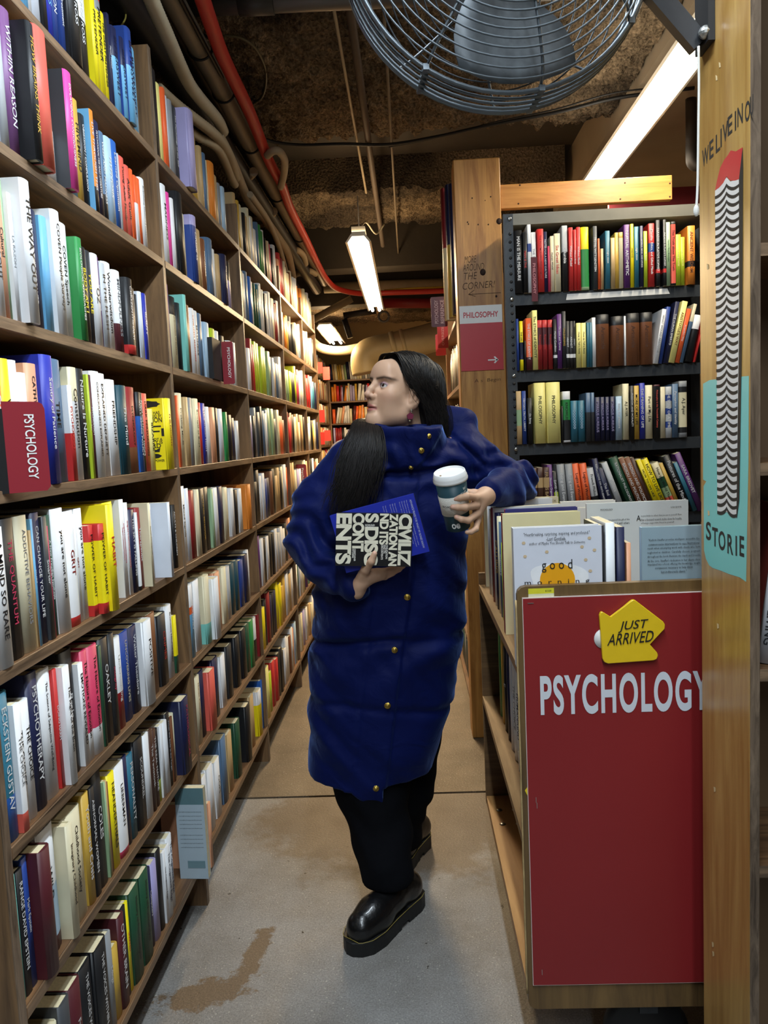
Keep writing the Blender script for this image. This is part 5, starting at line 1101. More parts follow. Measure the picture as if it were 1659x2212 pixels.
# drain elbow and far pipes
pipe('drain_pipe', 'dark iron drain elbow under the ceiling beside the varnished panel', 'pipe', [Vector(onY(1493, 270, 3.9)) + Vector((0, 0, .12))] + [onY(x, y, 3.9) for x, y in [(1493, 270), (1493, 300), (1493, 335), (1495, 352), (1506, 358), (1530, 350)]], .026, mat('3A332C', .55, .3), 12, 5)
pipe('red_pipe', 'dark red pipe crossing behind the hanging lamp', 'pipe', [onY(815, 655, 8.0), onY(975, 655, 8.0)], .05, mat('8E1E20', .5), 12)
pipe('beige_pipe', 'pale pipe crossing above the red hose at the end of the aisle', 'pipe', [onY(700, 622, 8.1), onY(980, 612, 8.1)], .055, BEI, 12)
pipe('yellow_cable', 'thin yellow cable over the red hose at the end of the aisle', 'cable', pz([(830, 628), (880, 624), (930, 622), (990, 620)], 2.865), .012, mat('C8A028', .5), 6)
pipe('brace', 'slanting pale brace beneath the pipes at the end of the aisle', 'brace', [onY(668, 695, 8.1), onY(760, 645, 8.1)], .04, BEI, 8)
pipe('beige_pipe', 'lit beige pipe curving around under the far lamp', 'pipe', [onY(x, y, 8.7) for x, y in [(672, 735), (690, 750), (715, 757), (745, 757), (780, 750)]], .05, mat('C8B890', .5), 12)
t = thing('duct', 'fat cream duct with an elbow crossing at the end of the aisle', 'duct')
R = .155; DU = mat('B09A70', .55, var=.2, scale=5)
bm = bmesh.new(); tube(bm, spline([onY(x, y, 8.3) for x, y in [(1060, 700), (960, 722), (900, 738), (850, 750)]], 6), R, 24); obj('duct_run', bm, DU, t)
bm = bmesh.new(); tube(bm, spline([onY(x, y, 8.3) for x, y in [(850, 750), (815, 756), (792, 766), (788, 785), (792, 806)]], 6), R * .98, 24); obj('duct_elbow', bm, DU, t)
for x0_, x1_ in ((846, 856), (868, 876)):
    bm = bmesh.new(); f = lambda x: onY(x, 750 - (x - 850) * .24, 8.3); tube(bm, [f(x0_), f(x1_)], R * 1.08, 24); obj('duct_collar', bm, DU, t)
bm = bmesh.new(); tube(bm, [onY(744, 690, 8.0), onY(757, 730, 8.0)], .03, 8); tube(bm, [onY(742, 682, 8.0), onY(812, 671, 8.0)], .035, 8); tag(obj('pipe_support', bm, mat('3A3430', .5)), 'dark pipe support in front of the cream duct', 'support')
pipe('cable_coil', 'coil of grey cable hanging above the cream duct', 'cable', [onY(829 + 11 * math.cos(q) , 684 + 11 * math.sin(q), 8.05 - q * .004) for q in np.linspace(0, 6 * PI, 60)], .012, mat('6A665E', .5), 6, 2)
# ================================================================== the woman
# ---- smooth solids: a list of rounded pieces blended into one surface, meshed at an even step
class Solid:
    def __init__(s): s.p = []
    def add(s, f, c, r, k=.01, op='u'): s.p.append((f, np.array(c, float), r, k, op))
    def cone(s, a, b, ra, rb, k=.01, op='u', sq=None):
        a, b = np.array(a, float), np.array(b, float); ab = b - a; L2 = ab.dot(ab) + 1e-12
        def f(P):
            q = P - a; t = np.clip(q @ ab / L2, 0, 1); return np.linalg.norm(q - t[:, None] * ab, axis=1) - (ra + (rb - ra) * t)
        s.add(f, (a + b) / 2, np.linalg.norm(ab) / 2 + max(ra, rb), k, op)
    def chain(s, pts, rs, k=.01, op='u'):
        for i in range(len(pts) - 1): s.cone(pts[i], pts[i + 1], rs[i], rs[i + 1], k, op)
    def ell(s, c, r, k=.01, op='u', M=None):
        c, r = np.array(c, float), np.array(r, float)
        def f(P):
            q = (P - c) if M is None else (P - c) @ M.T
            k0 = np.linalg.norm(q / r, axis=1); k1 = np.linalg.norm(q / (r * r), axis=1) + 1e-9; return k0 * (k0 - 1) / k1
        s.add(f, c, r.max(), k, op)
    def eval(s, P, cc=None, rad=None):
        d = np.full(len(P), 1e3)
        for f, c, r, k, op in s.p:
            if cc is not None and np.linalg.norm(cc - c) > r + rad + .05 + k: continue
            v = f(P)
            if op == 'u':
                h = np.clip(.5 + .5 * (d - v) / k, 0, 1); d = d + (v - d) * h - k * h * (1 - h)
            elif op == 's':
                h = np.clip(.5 - .5 * (d + v) / k, 0, 1); d = d + (-v - d) * h + k * h * (1 - h)
            else: d = np.maximum(d, v)
        return d
def mesh_solid(ev, lo, hi, vox, B=12):
    """surface of ev(P, block centre, block radius) = 0"""
    lo = np.array(lo, float); n = np.ceil((np.array(hi) - lo) / (vox * B)).astype(int); N = n * B + 2
    rad = vox * B * .87; g = np.arange(B + 1); G = np.stack(np.meshgrid(g, g, g, indexing='ij'), -1).reshape(-1, 3)
    gid = lambda I: (I[..., 0] * N[1] + I[..., 1]) * N[2] + I[..., 2]
    ids, pos, quads = [], [], []
    for bi in np.ndindex(*n):
        b0 = np.array(bi) * B; c = lo + (b0 + B / 2) * vox
        dc = ev(c[None], c, rad)[0]
        if abs(dc) > rad * 1.6 + .012: continue
        D = ev(lo + (G + b0) * vox, c, rad).reshape(B + 1, B + 1, B + 1); S = D < 0
        if S.all() or not S.any(): continue
        acc = np.zeros((B, B, B, 3)); cnt = np.zeros((B, B, B))
        for ax in range(3):
            sl0 = [slice(None)] * 3; sl1 = [slice(None)] * 3; sl0[ax] = slice(0, B); sl1[ax] = slice(1, B + 1)
            a, b_ = D[tuple(sl0)], D[tuple(sl1)]; cr = (a < 0) != (b_ < 0); t = np.where(cr, a / np.where(cr, a - b_, 1), 0)
            o1, o2 = [x for x in range(3) if x != ax]
            for u in (0, 1):
                for v in (0, 1):
                    s3 = [slice(0, B)] * 3; s3[o1] = slice(u, u + B); s3[o2] = slice(v, v + B); m = cr[tuple(s3)]; tt = t[tuple(s3)]
                    off = np.zeros((B, B, B, 3)); off[..., ax] = tt; off[..., o1] = u; off[..., o2] = v
                    acc += off * m[..., None]; cnt += m
            I = np.argwhere(cr)
            I = I[(I < B).all(1)]
            if len(I):
                e1 = np.zeros(3, int); e2 = np.zeros(3, int); e1[o1] = 1; e2[o2] = 1; W = I + b0
                q = np.stack([gid(W - e1 - e2), gid(W - e2), gid(W), gid(W - e1)], 1)
                ins = S[tuple(I.T)]; flip = ins if ax != 1 else ~ins
                q = np.where(flip[:, None], q, q[:, ::-1]); quads.append(q)
        A = np.argwhere(cnt > 0); ids.append(gid(A + b0)); pos.append(lo + (A + b0 + acc[tuple(A.T)] / cnt[tuple(A.T)][:, None]) * vox)
    ids = np.concatenate(ids); pos = np.concatenate(pos); quads = np.concatenate(quads)
    o = np.argsort(ids); ids, pos = ids[o], pos[o]
    ix = np.searchsorted(ids, quads); ix = np.minimum(ix, len(ids) - 1); ok = (ids[ix] == quads).all(1)
    return pos, ix[ok]
def mesh_from(name, V, Q, m, parent=None, col=None):
    me = bpy.data.meshes.new(name); me.vertices.add(len(V)); me.vertices.foreach_set('co', V.ravel())
    me.loops.add(Q.size); me.loops.foreach_set('vertex_index', Q.ravel()); me.polygons.add(len(Q)); me.polygons.foreach_set('loop_start', np.arange(len(Q)) * 4); me.polygons.foreach_set('loop_total', np.full(len(Q), 4))
    me.polygons.foreach_set('use_smooth', np.ones(len(Q), bool)); me.update(calc_edges=True); me.validate()
    if col is not None:
        at = me.color_attributes.new('tint', 'FLOAT_COLOR', 'POINT'); at.data.foreach_set('color', np.c_[col, np.ones(len(col))].astype(np.float32).ravel())
    me.materials.append(m); o = bpy.data.objects.new(name, me); COL.objects.link(o)
    if parent: o.parent = parent
    return o
W = lambda px, py, Y: np.array(onY(px, py, Y))
sstep = lambda a, b, x: (lambda t: t * t * (3 - 2 * t))(np.clip((x - a) / (b - a), 0, 1))

# ---- head frame
YAW, PIT, ROL = math.radians(54), math.radians(13), math.radians(-3)
F0 = np.array([-math.sin(YAW), -math.cos(YAW), 0]); Z0 = np.array([0, 0, 1.]); HF = F0 * math.cos(PIT) + Z0 * math.sin(PIT); HU = -F0 * math.sin(PIT) + Z0 * math.cos(PIT); HL = np.cross(HU, HF)
HL, HU = HL * math.cos(ROL) + HU * math.sin(ROL), HU * math.cos(ROL) - HL * math.sin(ROL)
HC = W(862, 849, 2.37); HM = np.array([HL, HF, HU]); HS = .97      # rows: left, forward, up
hl = lambda p: (np.asarray(p, float) * HS) @ HM + HC               # head -> world
to_h = lambda P: ((P - HC) @ HM.T) / HS
body = Solid()
def hell(c, r, k=.012, op='u', rot=None):
    M = HM if rot is None else rot @ HM
    body.ell(hl(c), np.array(r) * HS, k, op, M)
def hcone(a, b, ra, rb, k=.012, op='u'): body.cone(hl(a), hl(b), ra * HS, rb * HS, k, op)
# skull and face
hell((0, -.018, .036), (.074, .094, .081)); hell((0, .018, .018), (.066, .075, .080), .02)
hell((0, .030, -.040), (.055, .062, .078), .03)
for s in (-1, 1):
    hcone((s * .056, -.002, -.045), (s * .047, .012, -.078), .020, .017, .025); hcone((s * .047, .012, -.078), (s * .014, .072, -.110), .018, .015, .022)
    hell((s * .042, .060, -.022), (.022, .020, .018), .03); hell((s * .040, .042, -.060), (.020, .026, .034), .03)
    hell((s * .031, .072, .0275), (.025, .013, .0075), .014)
hell((0, .081, -.108), (.017, .016, .015), .02)
hell((0, .075, .052), (.045, .02, .03), .03)
for s in (-1, 1): hell((s * .032, .094, .003), (.0185, .015, .0125), .014, 's')
# nose: straight bridge with a soft hump, rounded tip
body.chain([hl(p) for p in [(0, .082, .022), (0, .094, .006), (0, .1055, -.012), (0, .1115, -.028)]], [.0085 * HS, .0085 * HS, .0092 * HS, .0095 * HS], .008)
hell((0, .114, -.030), (.0105, .0095, .0095), .006)
for s in (-1, 1): hell((s * .0125, .100, -.034), (.0075, .011, .0085), .006); hell((s * .0068, .107, -.0425), (.0038, .0065, .0042), .003, 's')
hell((0, .092, -.052), (.016, .012, .014), .012)
# lips
hell((0, .0915, -.0625), (.0195, .0115, .0058), .004); hell((0, .089, -.0735), (.0175, .0115, .0068), .004)
hell((0, .1025, -.0675), (.021, .010, .0012), .003, 's'); hell((0, .0835, -.091), (.02, .012, .012), .02)
# eyelids around the eyes
EYE = {s: np.array((s * .0315, .0745, .0025)) for s in (-1, 1)}
for s in (-1, 1):
    e = hl(EYE[s]); R = .0150 * HS
    def lid(P, e=e, R=R, s=s):
        q = (P - e) @ HM.T; d = np.linalg.norm(q, axis=1) - R
        x = q[:, 0] / .0146; op = .0058 * np.sqrt(np.clip(1 - x * x, 0, 1)) * HS
        hole = np.maximum(np.abs(q[:, 2] - .0006) - op, -q[:, 1]); return np.maximum(d, -hole)
    body.add(lid, e, R, .004)
    def opn(P, e=e, s=s):
        q = (P - e) @ HM.T; x = q[:, 0] / .0146; op = .0058 * np.sqrt(np.clip(1 - x * x, 0, 1)) * HS
        return np.maximum(np.maximum(np.abs(q[:, 2] - .0006) - op, np.abs(q[:, 0]) - .0146), np.maximum(-q[:, 1] + .004, np.linalg.norm(q, axis=1) - .019))
    body.add(opn, e, .019, .0012, 's')
# ears
for s in (-1, 1):
    a = math.radians(12); Rm = np.array([[1, 0, 0], [0, math.cos(a), -math.sin(a)], [0, math.sin(a), math.cos(a)]])
    hell((s * .074, -.010, -.016), (.011, .019, .031), .006, 'u', Rm); hell((s * .072, -.002, -.044), (.008, .010, .011), .008)
    hell((s * .087, -.008, -.014), (.010, .011, .020), .004, 's', Rm); hell((s * .0755, .004, -.028), (.005, .005, .008), .004)
    hell((s * .080, -.012, -.012), (.004, .006, .014), .003)
# neck, trunk (inside the coat), arms, legs
NK = W(888, 960, 2.41)
body.cone(hl((0, -.025, -.06)), NK, .054, .056, .03); CH = W(870, 1080, 2.42); HP = W(845, 1400, 2.42)
body.cone(NK, CH, .055, .09, .04); body.cone(CH, HP, .10, .11, .05)
# ---- right hand (photo left): thumb in front of the books, fingers behind them
RW, RE, RS = W(770, 1275, 2.185), W(672, 1195, 2.35), W(745, 985, 2.41)
LW, LE, LS = W(1048, 1072, 2.085), W(1118, 1040, 2.35), W(1000, 985, 2.41)
body.cone(NK, RS, .05, .05, .04); body.cone(NK, LS, .05, .05, .04)
body.chain([RS, RE, RW], [.042, .036, .0255], .02); body.chain([LS, LE, LW], [.042, .036, .0255], .02)
def hand(pts_palm, rp, fingers, thumb):
    for a, b, ra, rb in pts_palm: body.cone(a, b, ra, rb, .012)
    for f, r in fingers: body.chain(f, r, .0035)
    body.chain(thumb[0], thumb[1], .006)
palmR = W(798, 1244, 2.172)
hand([(RW, W(790, 1246, 2.165), .0225, .019), (W(776, 1262, 2.17), W(815, 1240, 2.178), .018, .013), (W(786, 1240, 2.16), W(828, 1236, 2.182), .015, .012), (W(785, 1254, 2.175), W(826, 1246, 2.188), .014, .010)], None,
     [([W(822, 1236, 2.182), W(848, 1229, 2.185), W(866, 1216, 2.1835), W(874, 1204, 2.181)], [.0095, .0088, .0080, .0066]), ([W(824, 1240, 2.188), W(850, 1234, 2.190), W(870, 1222, 2.187), W(880, 1210, 2.183)], [.0095, .0088, .0080, .0066]),
      ([W(820, 1245, 2.193), W(842, 1240, 2.194), W(862, 1230, 2.190), W(872, 1218, 2.186)], [.009, .0084, .0076, .0062]), ([W(812, 1250, 2.196), W(832, 1247, 2.197), W(848, 1239, 2.192), W(858, 1230, 2.188)], [.0082, .0076, .0068, .0056])],
     ([W(781, 1250, 2.165), W(790, 1230, 2.138), W(802, 1213, 2.1135), W(809, 1196, 2.1105)], [.0165, .0130, .0098, .0078]))
# thumb nail pads are tinted below
# ---- left hand (photo right): fingers wrapped round the cup
YC = 2.03
hand([(LW, W(1032, 1088, 2.045), .0215, .019), (W(1042, 1074, 2.06), W(1027, 1076, 2.02), .017, .0115), (W(1040, 1082, 2.06), W(1029, 1112, 2.03), .017, .0115), (W(1036, 1090, 2.06), W(1031, 1126, 2.04), .014, .010)], None,
     [([W(1028, 1075, 2.022), W(1008, 1072, 1.986), W(993, 1075, 1.979), W(983, 1077, 1.9795)], [.0102, .0094, .0084, .0070]), ([W(1029, 1092, 2.022), W(1005, 1096, 1.985), W(989, 1096, 1.979), W(978, 1095, 1.9805)], [.0104, .0095, .0085, .0071]),
      ([W(1031, 1110, 2.028), W(1012, 1124, 1.992), W(997, 1122, 1.984), W(986, 1117, 1.9845)], [.0098, .0090, .0080, .0067]), ([W(1032, 1124, 2.038), W(1028, 1143, 2.008), W(1018, 1149, 1.996), W(1009, 1150, 1.993)], [.0086, .0078, .0070, .0058])],
     ([W(1038, 1078, 2.07), W(1024, 1066, 2.088), W(1008, 1064, 2.086), W(994, 1066, 2.080)], [.0150, .0115, .0095, .0078]))
body.chain([HP, W(800, 1640, 2.36), W(838, 1885, 2.205)], [.07, .045, .032], .02); body.chain([HP, W(890, 1640, 2.46), W(878, 1860, 2.52)], [.07, .045, .032], .02)
V, Q = mesh_solid(body.eval, (-.45, 1.90, .10), (.45, 2.62, 1.76), .0022)
# ---- skin tints
h = to_h(V); skin = np.array(hexc('CBA488')); col = np.tile(skin, (len(V), 1))
def tint(mask, c, w_=1.0):
    global col
    m = (np.clip(mask, 0, 1) * w_)[:, None]; col = col * (1 - m) + np.array(hexc(c)) * m
near = (np.abs(h) < .16).all(1)
g = lambda c, r: np.where(near, np.exp(-((((h - np.array(c)) / np.array(r)) ** 2).sum(1))), 0)
for s in (-1, 1):
    tint(g((s * .047, .066, -.030), (.020, .03, .018)), 'C98A78', .35)                     # cheek
    x = (h[:, 0] * s - .034); brow = np.where(near & (h[:, 1] > .045) & (np.abs(x) < .029), np.exp(-((h[:, 2] - (.0265 + .0035 * np.clip(x / .02, -1, .3) - .10 * np.clip(x - .006, 0, 1))) / .0040) ** 2) * sstep(.030, .021, np.abs(x)), 0); tint(brow, '2A1C18', .95)
    e = h - EYE[s]; rr = np.sqrt((e[:, 0] / .019) ** 2 + ((e[:, 2] - .004) / .011) ** 2); tint(np.where(near & (e[:, 1] > .0), sstep(1.1, .6, rr), 0), '9A78A8', .48)
    tint(np.where(near & (e[:, 1] > .002) & (np.abs(e[:, 0]) < .0155), np.exp(-((np.abs(e[:, 2] - .0006) - .0058 * np.sqrt(np.clip(1 - (e[:, 0] / .0146) ** 2, 0, 1))) / .0009) ** 2), 0), '2E1C2C', .85)
tint(g((0, .115, -.032), (.012, .02, .012)), 'C88A78', .4)
lipm = np.where(near & (h[:, 1] > .078) & (np.abs(h[:, 0]) < .024), sstep(1.15, .85, np.sqrt((h[:, 0] / .0215) ** 2 + ((h[:, 2] + .0678) / .0118) ** 2)), 0); tint(lipm, 'A25A58', .85)
tint(np.where(near & (h[:, 1] > .085), np.exp(-((h[:, 2] + .0675) / .0012) ** 2) * (np.abs(h[:, 0]) < .021), 0), '5A2A28', .7)
for s in (-1, 1): tint(g((s * .0068, .1065, -.0415), (.004, .006, .004)), '4A2420', .8)
for c in ((.047, .030, -.058), (.040, .052, -.040)): tint(g(c, (.0012, .0012, .0012)) * 1.0, '4A2E22', .8)
for p in [W(809, 1193, 2.103), W(983, 1076, 1.973), W(978, 1094, 1.974), W(986, 1116, 1.978)]:
    tint(np.exp(-(((V - p) / .0052) ** 2).sum(1)), 'DDA898', .7)
SK = bpy.data.materials.new('skin'); SK.use_nodes = True; nt = SK.node_tree; b_ = nt.nodes['Principled BSDF']; b_.inputs['Roughness'].default_value = .52; b_.inputs['Specular IOR Level'].default_value = .35
at = nt.nodes.new('ShaderNodeAttribute'); at.attribute_name = 'tint'; nt.links.new(at.outputs['Color'], b_.inputs['Base Color'])
b_.inputs['Subsurface Weight'].default_value = .12; b_.inputs['Subsurface Radius'].default_value = (.012, .005, .003); b_.inputs['Subsurface Scale'].default_value = .5
nn = nt.nodes.new('ShaderNodeTexNoise'); nn.inputs['Scale'].default_value = 900; bp = nt.nodes.new('ShaderNodeBump'); bp.inputs['Strength'].default_value = .06; bp.inputs['Distance'].default_value = .001
tc = nt.nodes.new('ShaderNodeTexCoord'); nt.links.new(tc.outputs['Object'], nn.inputs['Vector']); nt.links.new(nn.outputs['Fac'], bp.inputs['Height']); nt.links.new(bp.outputs['Normal'], b_.inputs['Normal'])
person = mesh_from('person', V, Q, SK, None, col)
tag(person, 'woman in a long blue velvet coat looking sideways, holding two books and a cup', 'person')
# eyes looking up along the shelves
for s in (-1, 1):
    bm = bmesh.new(); R = .0136 * HS; g3 = np.array((.34, 1, .14)); g3 /= np.linalg.norm(g3); G3 = Vector(g3 @ HM)
    bmesh.ops.create_uvsphere(bm, u_segments=32, v_segments=24, radius=R)
    rot = Vector((0, 0, 1)).rotation_difference(G3).to_matrix().to_4x4(); c = Vector(hl(EYE[s]))
    for f in bm.faces:
        ca = f.calc_center_median(); an = math.degrees(math.acos(max(-1, min(1, ca.z / ca.length)))); f.material_index = 2 if an < 11 else 1 if an < 26 else 0; f.smooth = True
    for v in bm.verts: v.co = c + rot @ v.co
    lb = bmesh.new(); tube(lb, [hl(EYE[s] + np.array((x, .0158 * math.sqrt(max(.02, 1 - (x / .0158) ** 2)) - .0004, .0006 + .0060 * math.sqrt(max(0, 1 - (x / .0150) ** 2))))) for x in np.linspace(-.0142, .0150, 12)], [.0003] + [.0008] * 10 + [.0004], 5); obj('eyelashes', lb, mat('14100E', .6), person)
    obj('eye', bm, [mat('D8D2CE', .15, var=.02), mat('3A241A', .12, var=.2, scale=300), mat('050505', .1)], person)

# ---- hair
HAIRM = mat('14100E', .5, var=.35, scale=60, spec=.35); hair = Solid()
hair.ell(hl((0, -.026, .042)), np.array((.085, .103, .0865)) * HS, .01, 'u', HM)
hair.cone(hl((.030, -.085, .02)), hl((.035, -.115, -.10)), .050, .040, .03); hair.cone(hl((-.03, -.085, .0)), hl((-.02, -.10, -.10)), .05, .04, .03)
def cut(P):
    q = to_h(P); yb = np.interp(q[:, 2], [-.14, -.03, -.005, .02, .05, .08, .105, .125], [-.03, -.024, -.010, .020, .046, .060, .068, .074]); return (q[:, 1] - yb)
hair.add(cut, HC, 1.0, .006, 'i')
hair.chain([hl((-.060, -.01, -.06)), W(794, 925, 2.30), W(788, 955, 2.252), W(772, 1030, 2.21), W(752, 1090, 2.205)], [.008, .006, .009, .011, .004], .02)
hv, hq = mesh_solid(hair.eval, (-.40, 2.1, 1.1), (.30, 2.62, 1.80), .004)
hs = bmesh.new()
rg = np.random.default_rng(5)
er = np.array((.0865, .1045, .088)); ec = np.array((0, -.026, .042))
def push(q, e=.0):
    d = (q - ec) / (er + e); L = np.linalg.norm(d); return ec + (q - ec) / L if L < 1 else q
def strand(bm, P, r, n=4):
    P = spline(P, 4); L = len(P); tube(bm, P, [r * (1 - .75 * (i / (L - 1)) ** 2) for i in range(L)], n, cap=False)
for i in range(900):
    s = 1 if i % 5 else -1; u = rg.random(); v = rg.random()
    p0 = np.array((s * .002 + rg.normal() * .004, .062 - .135 * u, .112 + .016 * math.sin(u * PI) - .02 * u * u))
    fw = (1 - u) ** 1.3
    p1 = np.array((s * (.045 + .01 * rg.random()), p0[1] - .012 + .014 * fw, .104 - .010 * u)); p2 = np.array((s * .080, p0[1] * .55 - .022 + .022 * fw + .006 * rg.normal(), .043 + .008 * rg.normal()))
    p3 = np.array((s * (.084 + .006 * rg.random()), -.036 - .070 * u + .020 * fw + .006 * rg.normal(), -.006 + .012 * rg.normal() + .012 * fw)); p4 = np.array((s * (.072 + .02 * rg.random()), -.066 - .070 * u - .02 * v, -.074 + .012 * rg.normal()))
    p5 = np.array((s * (.05 + .035 * rg.random()), -.085 - .075 * u - .02 * v, -.125 - .03 * v)); e = .0015 + .006 * rg.random()
    strand(hs, [hl(push(p, e)) for p in (p0, p1, p2, p3, p4)] + [hl(p5)], .0007 + .0008 * rg.random())
for i in range(720):
    a = rg.uniform(-1, 1) * (1 if i % 3 else .6); b2 = rg.random(); wv = rg.normal() * .006; ph, am = rg.uniform(0, 6), rg.uniform(0, 5); dy = -.006 - .030 * math.sqrt(max(0, 1 - min(1, (a * .9) ** 2))) * rg.random() ** .4
    base = [(792, 905, 2.345, 20), (791, 930, 2.275, 34), (785, 965, 2.235, 44), (777, 1000, 2.218, 48), (767, 1040, 2.210, 46), (752 + 1100 * wv, 1062 + 56 * b2, 2.207, 46 * (1 - .35 * b2))]
    strand(hs, [hl((-.074, -.01 + .02 * a, .0)), hl((-.068, -.005 + .02 * a, -.07))] + [W(x + a * wd + am * math.sin(ph + j * 1.5) * (j > 1), y, Y) + np.array((wv * j * .4, dy * (j > 0) * min(1, wd / 40), 0)) for j, (x, y, Y, wd) in enumerate(base)], .0007 + .0007 * rg.random())
for i in range(460):                                    # the back of the head
    s = rg.uniform(-.1, 1); u = rg.random(); v = rg.random(); e = .002 + .006 * rg.random(); s = .6 + .4 * s if i % 3 else s
    strand(hs, [hl(push(q_, e)) for q_ in (np.array((.01 * s, -.02 - .07 * u, .130)), np.array((.055 * s, -.05 - .062 * u, .105 - .02 * v)), np.array((.083 * s, -.06 - .062 * u, .035)), np.array((.085 * s + .004, -.068 - .065 * u, -.035)))] + [hl((.07 * s + .01, -.085 - .06 * u - .02 * v, -.115 - .04 * v))], .0007 + .0008 * rg.random())
for i in range(26):                                     # stray hairs
    u = rg.random(); strand(hs, [hl((.07, -.10 - .02 * u, .03)), hl((.075, -.135 - .03 * u, -.03)), hl((.07, -.145 - .035 * u, -.09)), hl((.06, -.12 - .03 * u, -.14))], .0006)
hs_me = bpy.data.meshes.new('s'); hs.to_mesh(hs_me); hs.free()
ho = mesh_from('hair', hv, hq, HAIRM, person)
bmh = bmesh.new(); bmh.from_mesh(ho.data); bmh.from_mesh(hs_me); bmh.to_mesh(ho.data); bmh.free(); bpy.data.meshes.remove(hs_me)
ho['label'] = 'long straight black hair'
# ---- ear ring
bm = bmesh.new(); e0 = Vector(hl((.080, -.002, -.054)))
bmesh.ops.create_icosphere(bm, subdivisions=1, radius=.0042, matrix=Matrix.Translation(e0)); bmesh.ops.create_icosphere(bm, subdivisions=1, radius=.003, matrix=Matrix.Translation(e0 + Vector((0, 0, -.006))))
er_o = obj('earring', bm, mat('C8C4B8', .2, .9), person)
bm = bmesh.new(); pts = []
for k in range(5): q = PI / 2 + 2 * PI * k / 5; pts.append(e0 + Vector((.011 * math.cos(q) - .004, -.002, .011 * math.sin(q) - .018)))
prism(bm, pts[::-1], (0, .003, 0)); obj('petal', bm, mat('6A1E38', .3), er_o)
bm = bmesh.new(); bmesh.ops.create_icosphere(bm, subdivisions=1, radius=.004, matrix=Matrix.Translation(e0 + Vector((-.006, -.003, -.032)))); obj('drop', bm, mat('D8CFA8', .2, .9), er_o)

# ---- coat
coat = Solid(); YT = 2.41
prof = [(925, 815, 950, .08), (950, 795, 968, .10), (975, 762, 990, .120), (1010, 722, 1012, .145), (1080, 700, 1012, .165), (1200, 692, 1010, .170), (1300, 680, 1008, .178), (1390, 672, 1000, .176), (1400, 671, 998, .177), (1500, 667, 978, .180), (1600, 667, 952, .176), (1700, 670, 925, .165), (1760, 674, 915, .16)]
pz_ = np.array([W(800, y, YT)[2] for y, *_ in prof])[::-1]; pl_ = np.array([W(l, y, YT)[0] for y, l, r, d in prof])[::-1]; pr_ = np.array([W(r, y, YT)[0] for y, l, r, d in prof])[::-1]; pd_ = np.array([d for *_, d in prof])[::-1]
def torso(P):
    z = P[:, 2]; l, r, dp = np.interp(z, pz_, pl_), np.interp(z, pz_, pr_), np.interp(z, pz_, pd_); cx, a = (l + r) / 2, (r - l) / 2
    n_ = 2.4; k_ = ((np.abs(P[:, 0] - cx) / a) ** n_ + (np.abs(P[:, 1] - YT) / dp) ** n_) ** (1 / n_); d = (k_ - 1) * np.minimum(a, dp)
    return np.maximum(d, z - pz_[-1])
coat.add(torso, W(845, 1330, YT), .85, .03)
coat.chain([W(758, 1010, 2.40), W(690, 1090, 2.385), W(668, 1175, 2.36)], [.085, .080, .070], .035); coat.chain([W(668, 1178, 2.355), W(706, 1232, 2.29), W(757, 1264, 2.205)], [.068, .060, .044], .02)
coat.chain([W(1000, 995, 2.41), W(1062, 1020, 2.40), W(1112, 1040, 2.37)], [.080, .068, .064], .03); coat.chain([W(1116, 1042, 2.36), W(1094, 1056, 2.24), W(1058, 1066, 2.115)], [.062, .058, .041], .02)
coat.cone(W(985, 935, 2.47), W(1030, 985, 2.38), .055, .048, .03); coat.cone(W(800, 930, 2.48), W(738, 985, 2.37), .036, .034, .02); coat.cone(W(985, 925, 2.52), W(810, 935, 2.52), .06, .05, .02)
coat.cone(W(945, 905, 2.50), W(1000, 912, 2.47), .05, .045, .03)
NA, NB = W(884, 1010, 2.395), W(878, 905, 2.365); nax = (NB - NA); nL = np.linalg.norm(nax); nax = nax / nL
def collar(P):
    q = P - NA; t = q @ nax; rad_ = np.linalg.norm(q - t[:, None] * nax, axis=1); r0 = .116 - .014 * t / nL
    tl = nL * (.93 - .10 * np.clip((P[:, 0] - NA[0]) / .1, -1, 1.5)); d = np.abs(rad_ - r0) - .017; return np.maximum(d, np.maximum(-t - .03, t - tl))
coat.add(collar, (NA + NB) / 2, .16, .003)
for y, k in ((1000, .0), (940, 0)): pass
EDGE = [(930, 962), (985, 930), (1010, 905), (1120, 898), (1250, 893), (1300, 886), (1390, 872), (1520, 856), (1640, 842), (1760, 828)]
ez = np.array([W(850, y, 2.23)[2] for y, x in EDGE])[::-1]; ex = np.array([W(x, y, 2.23)[0] for y, x in EDGE])[::-1]
HEM = [(640, 1690), (672, 1700), (760, 1712), (790, 1733), (828, 1746), (829, 1700), (925, 1690), (1000, 1690)]
hx = np.array([W(x, y, 2.25)[0] for x, y in HEM]); hz = np.array([W(x, y, 2.25)[2] for x, y in HEM])
zq = [W(800, y, 2.25)[2] for y in (1392, 1545)]; zc0 = W(800, 1010, 2.25)[2]
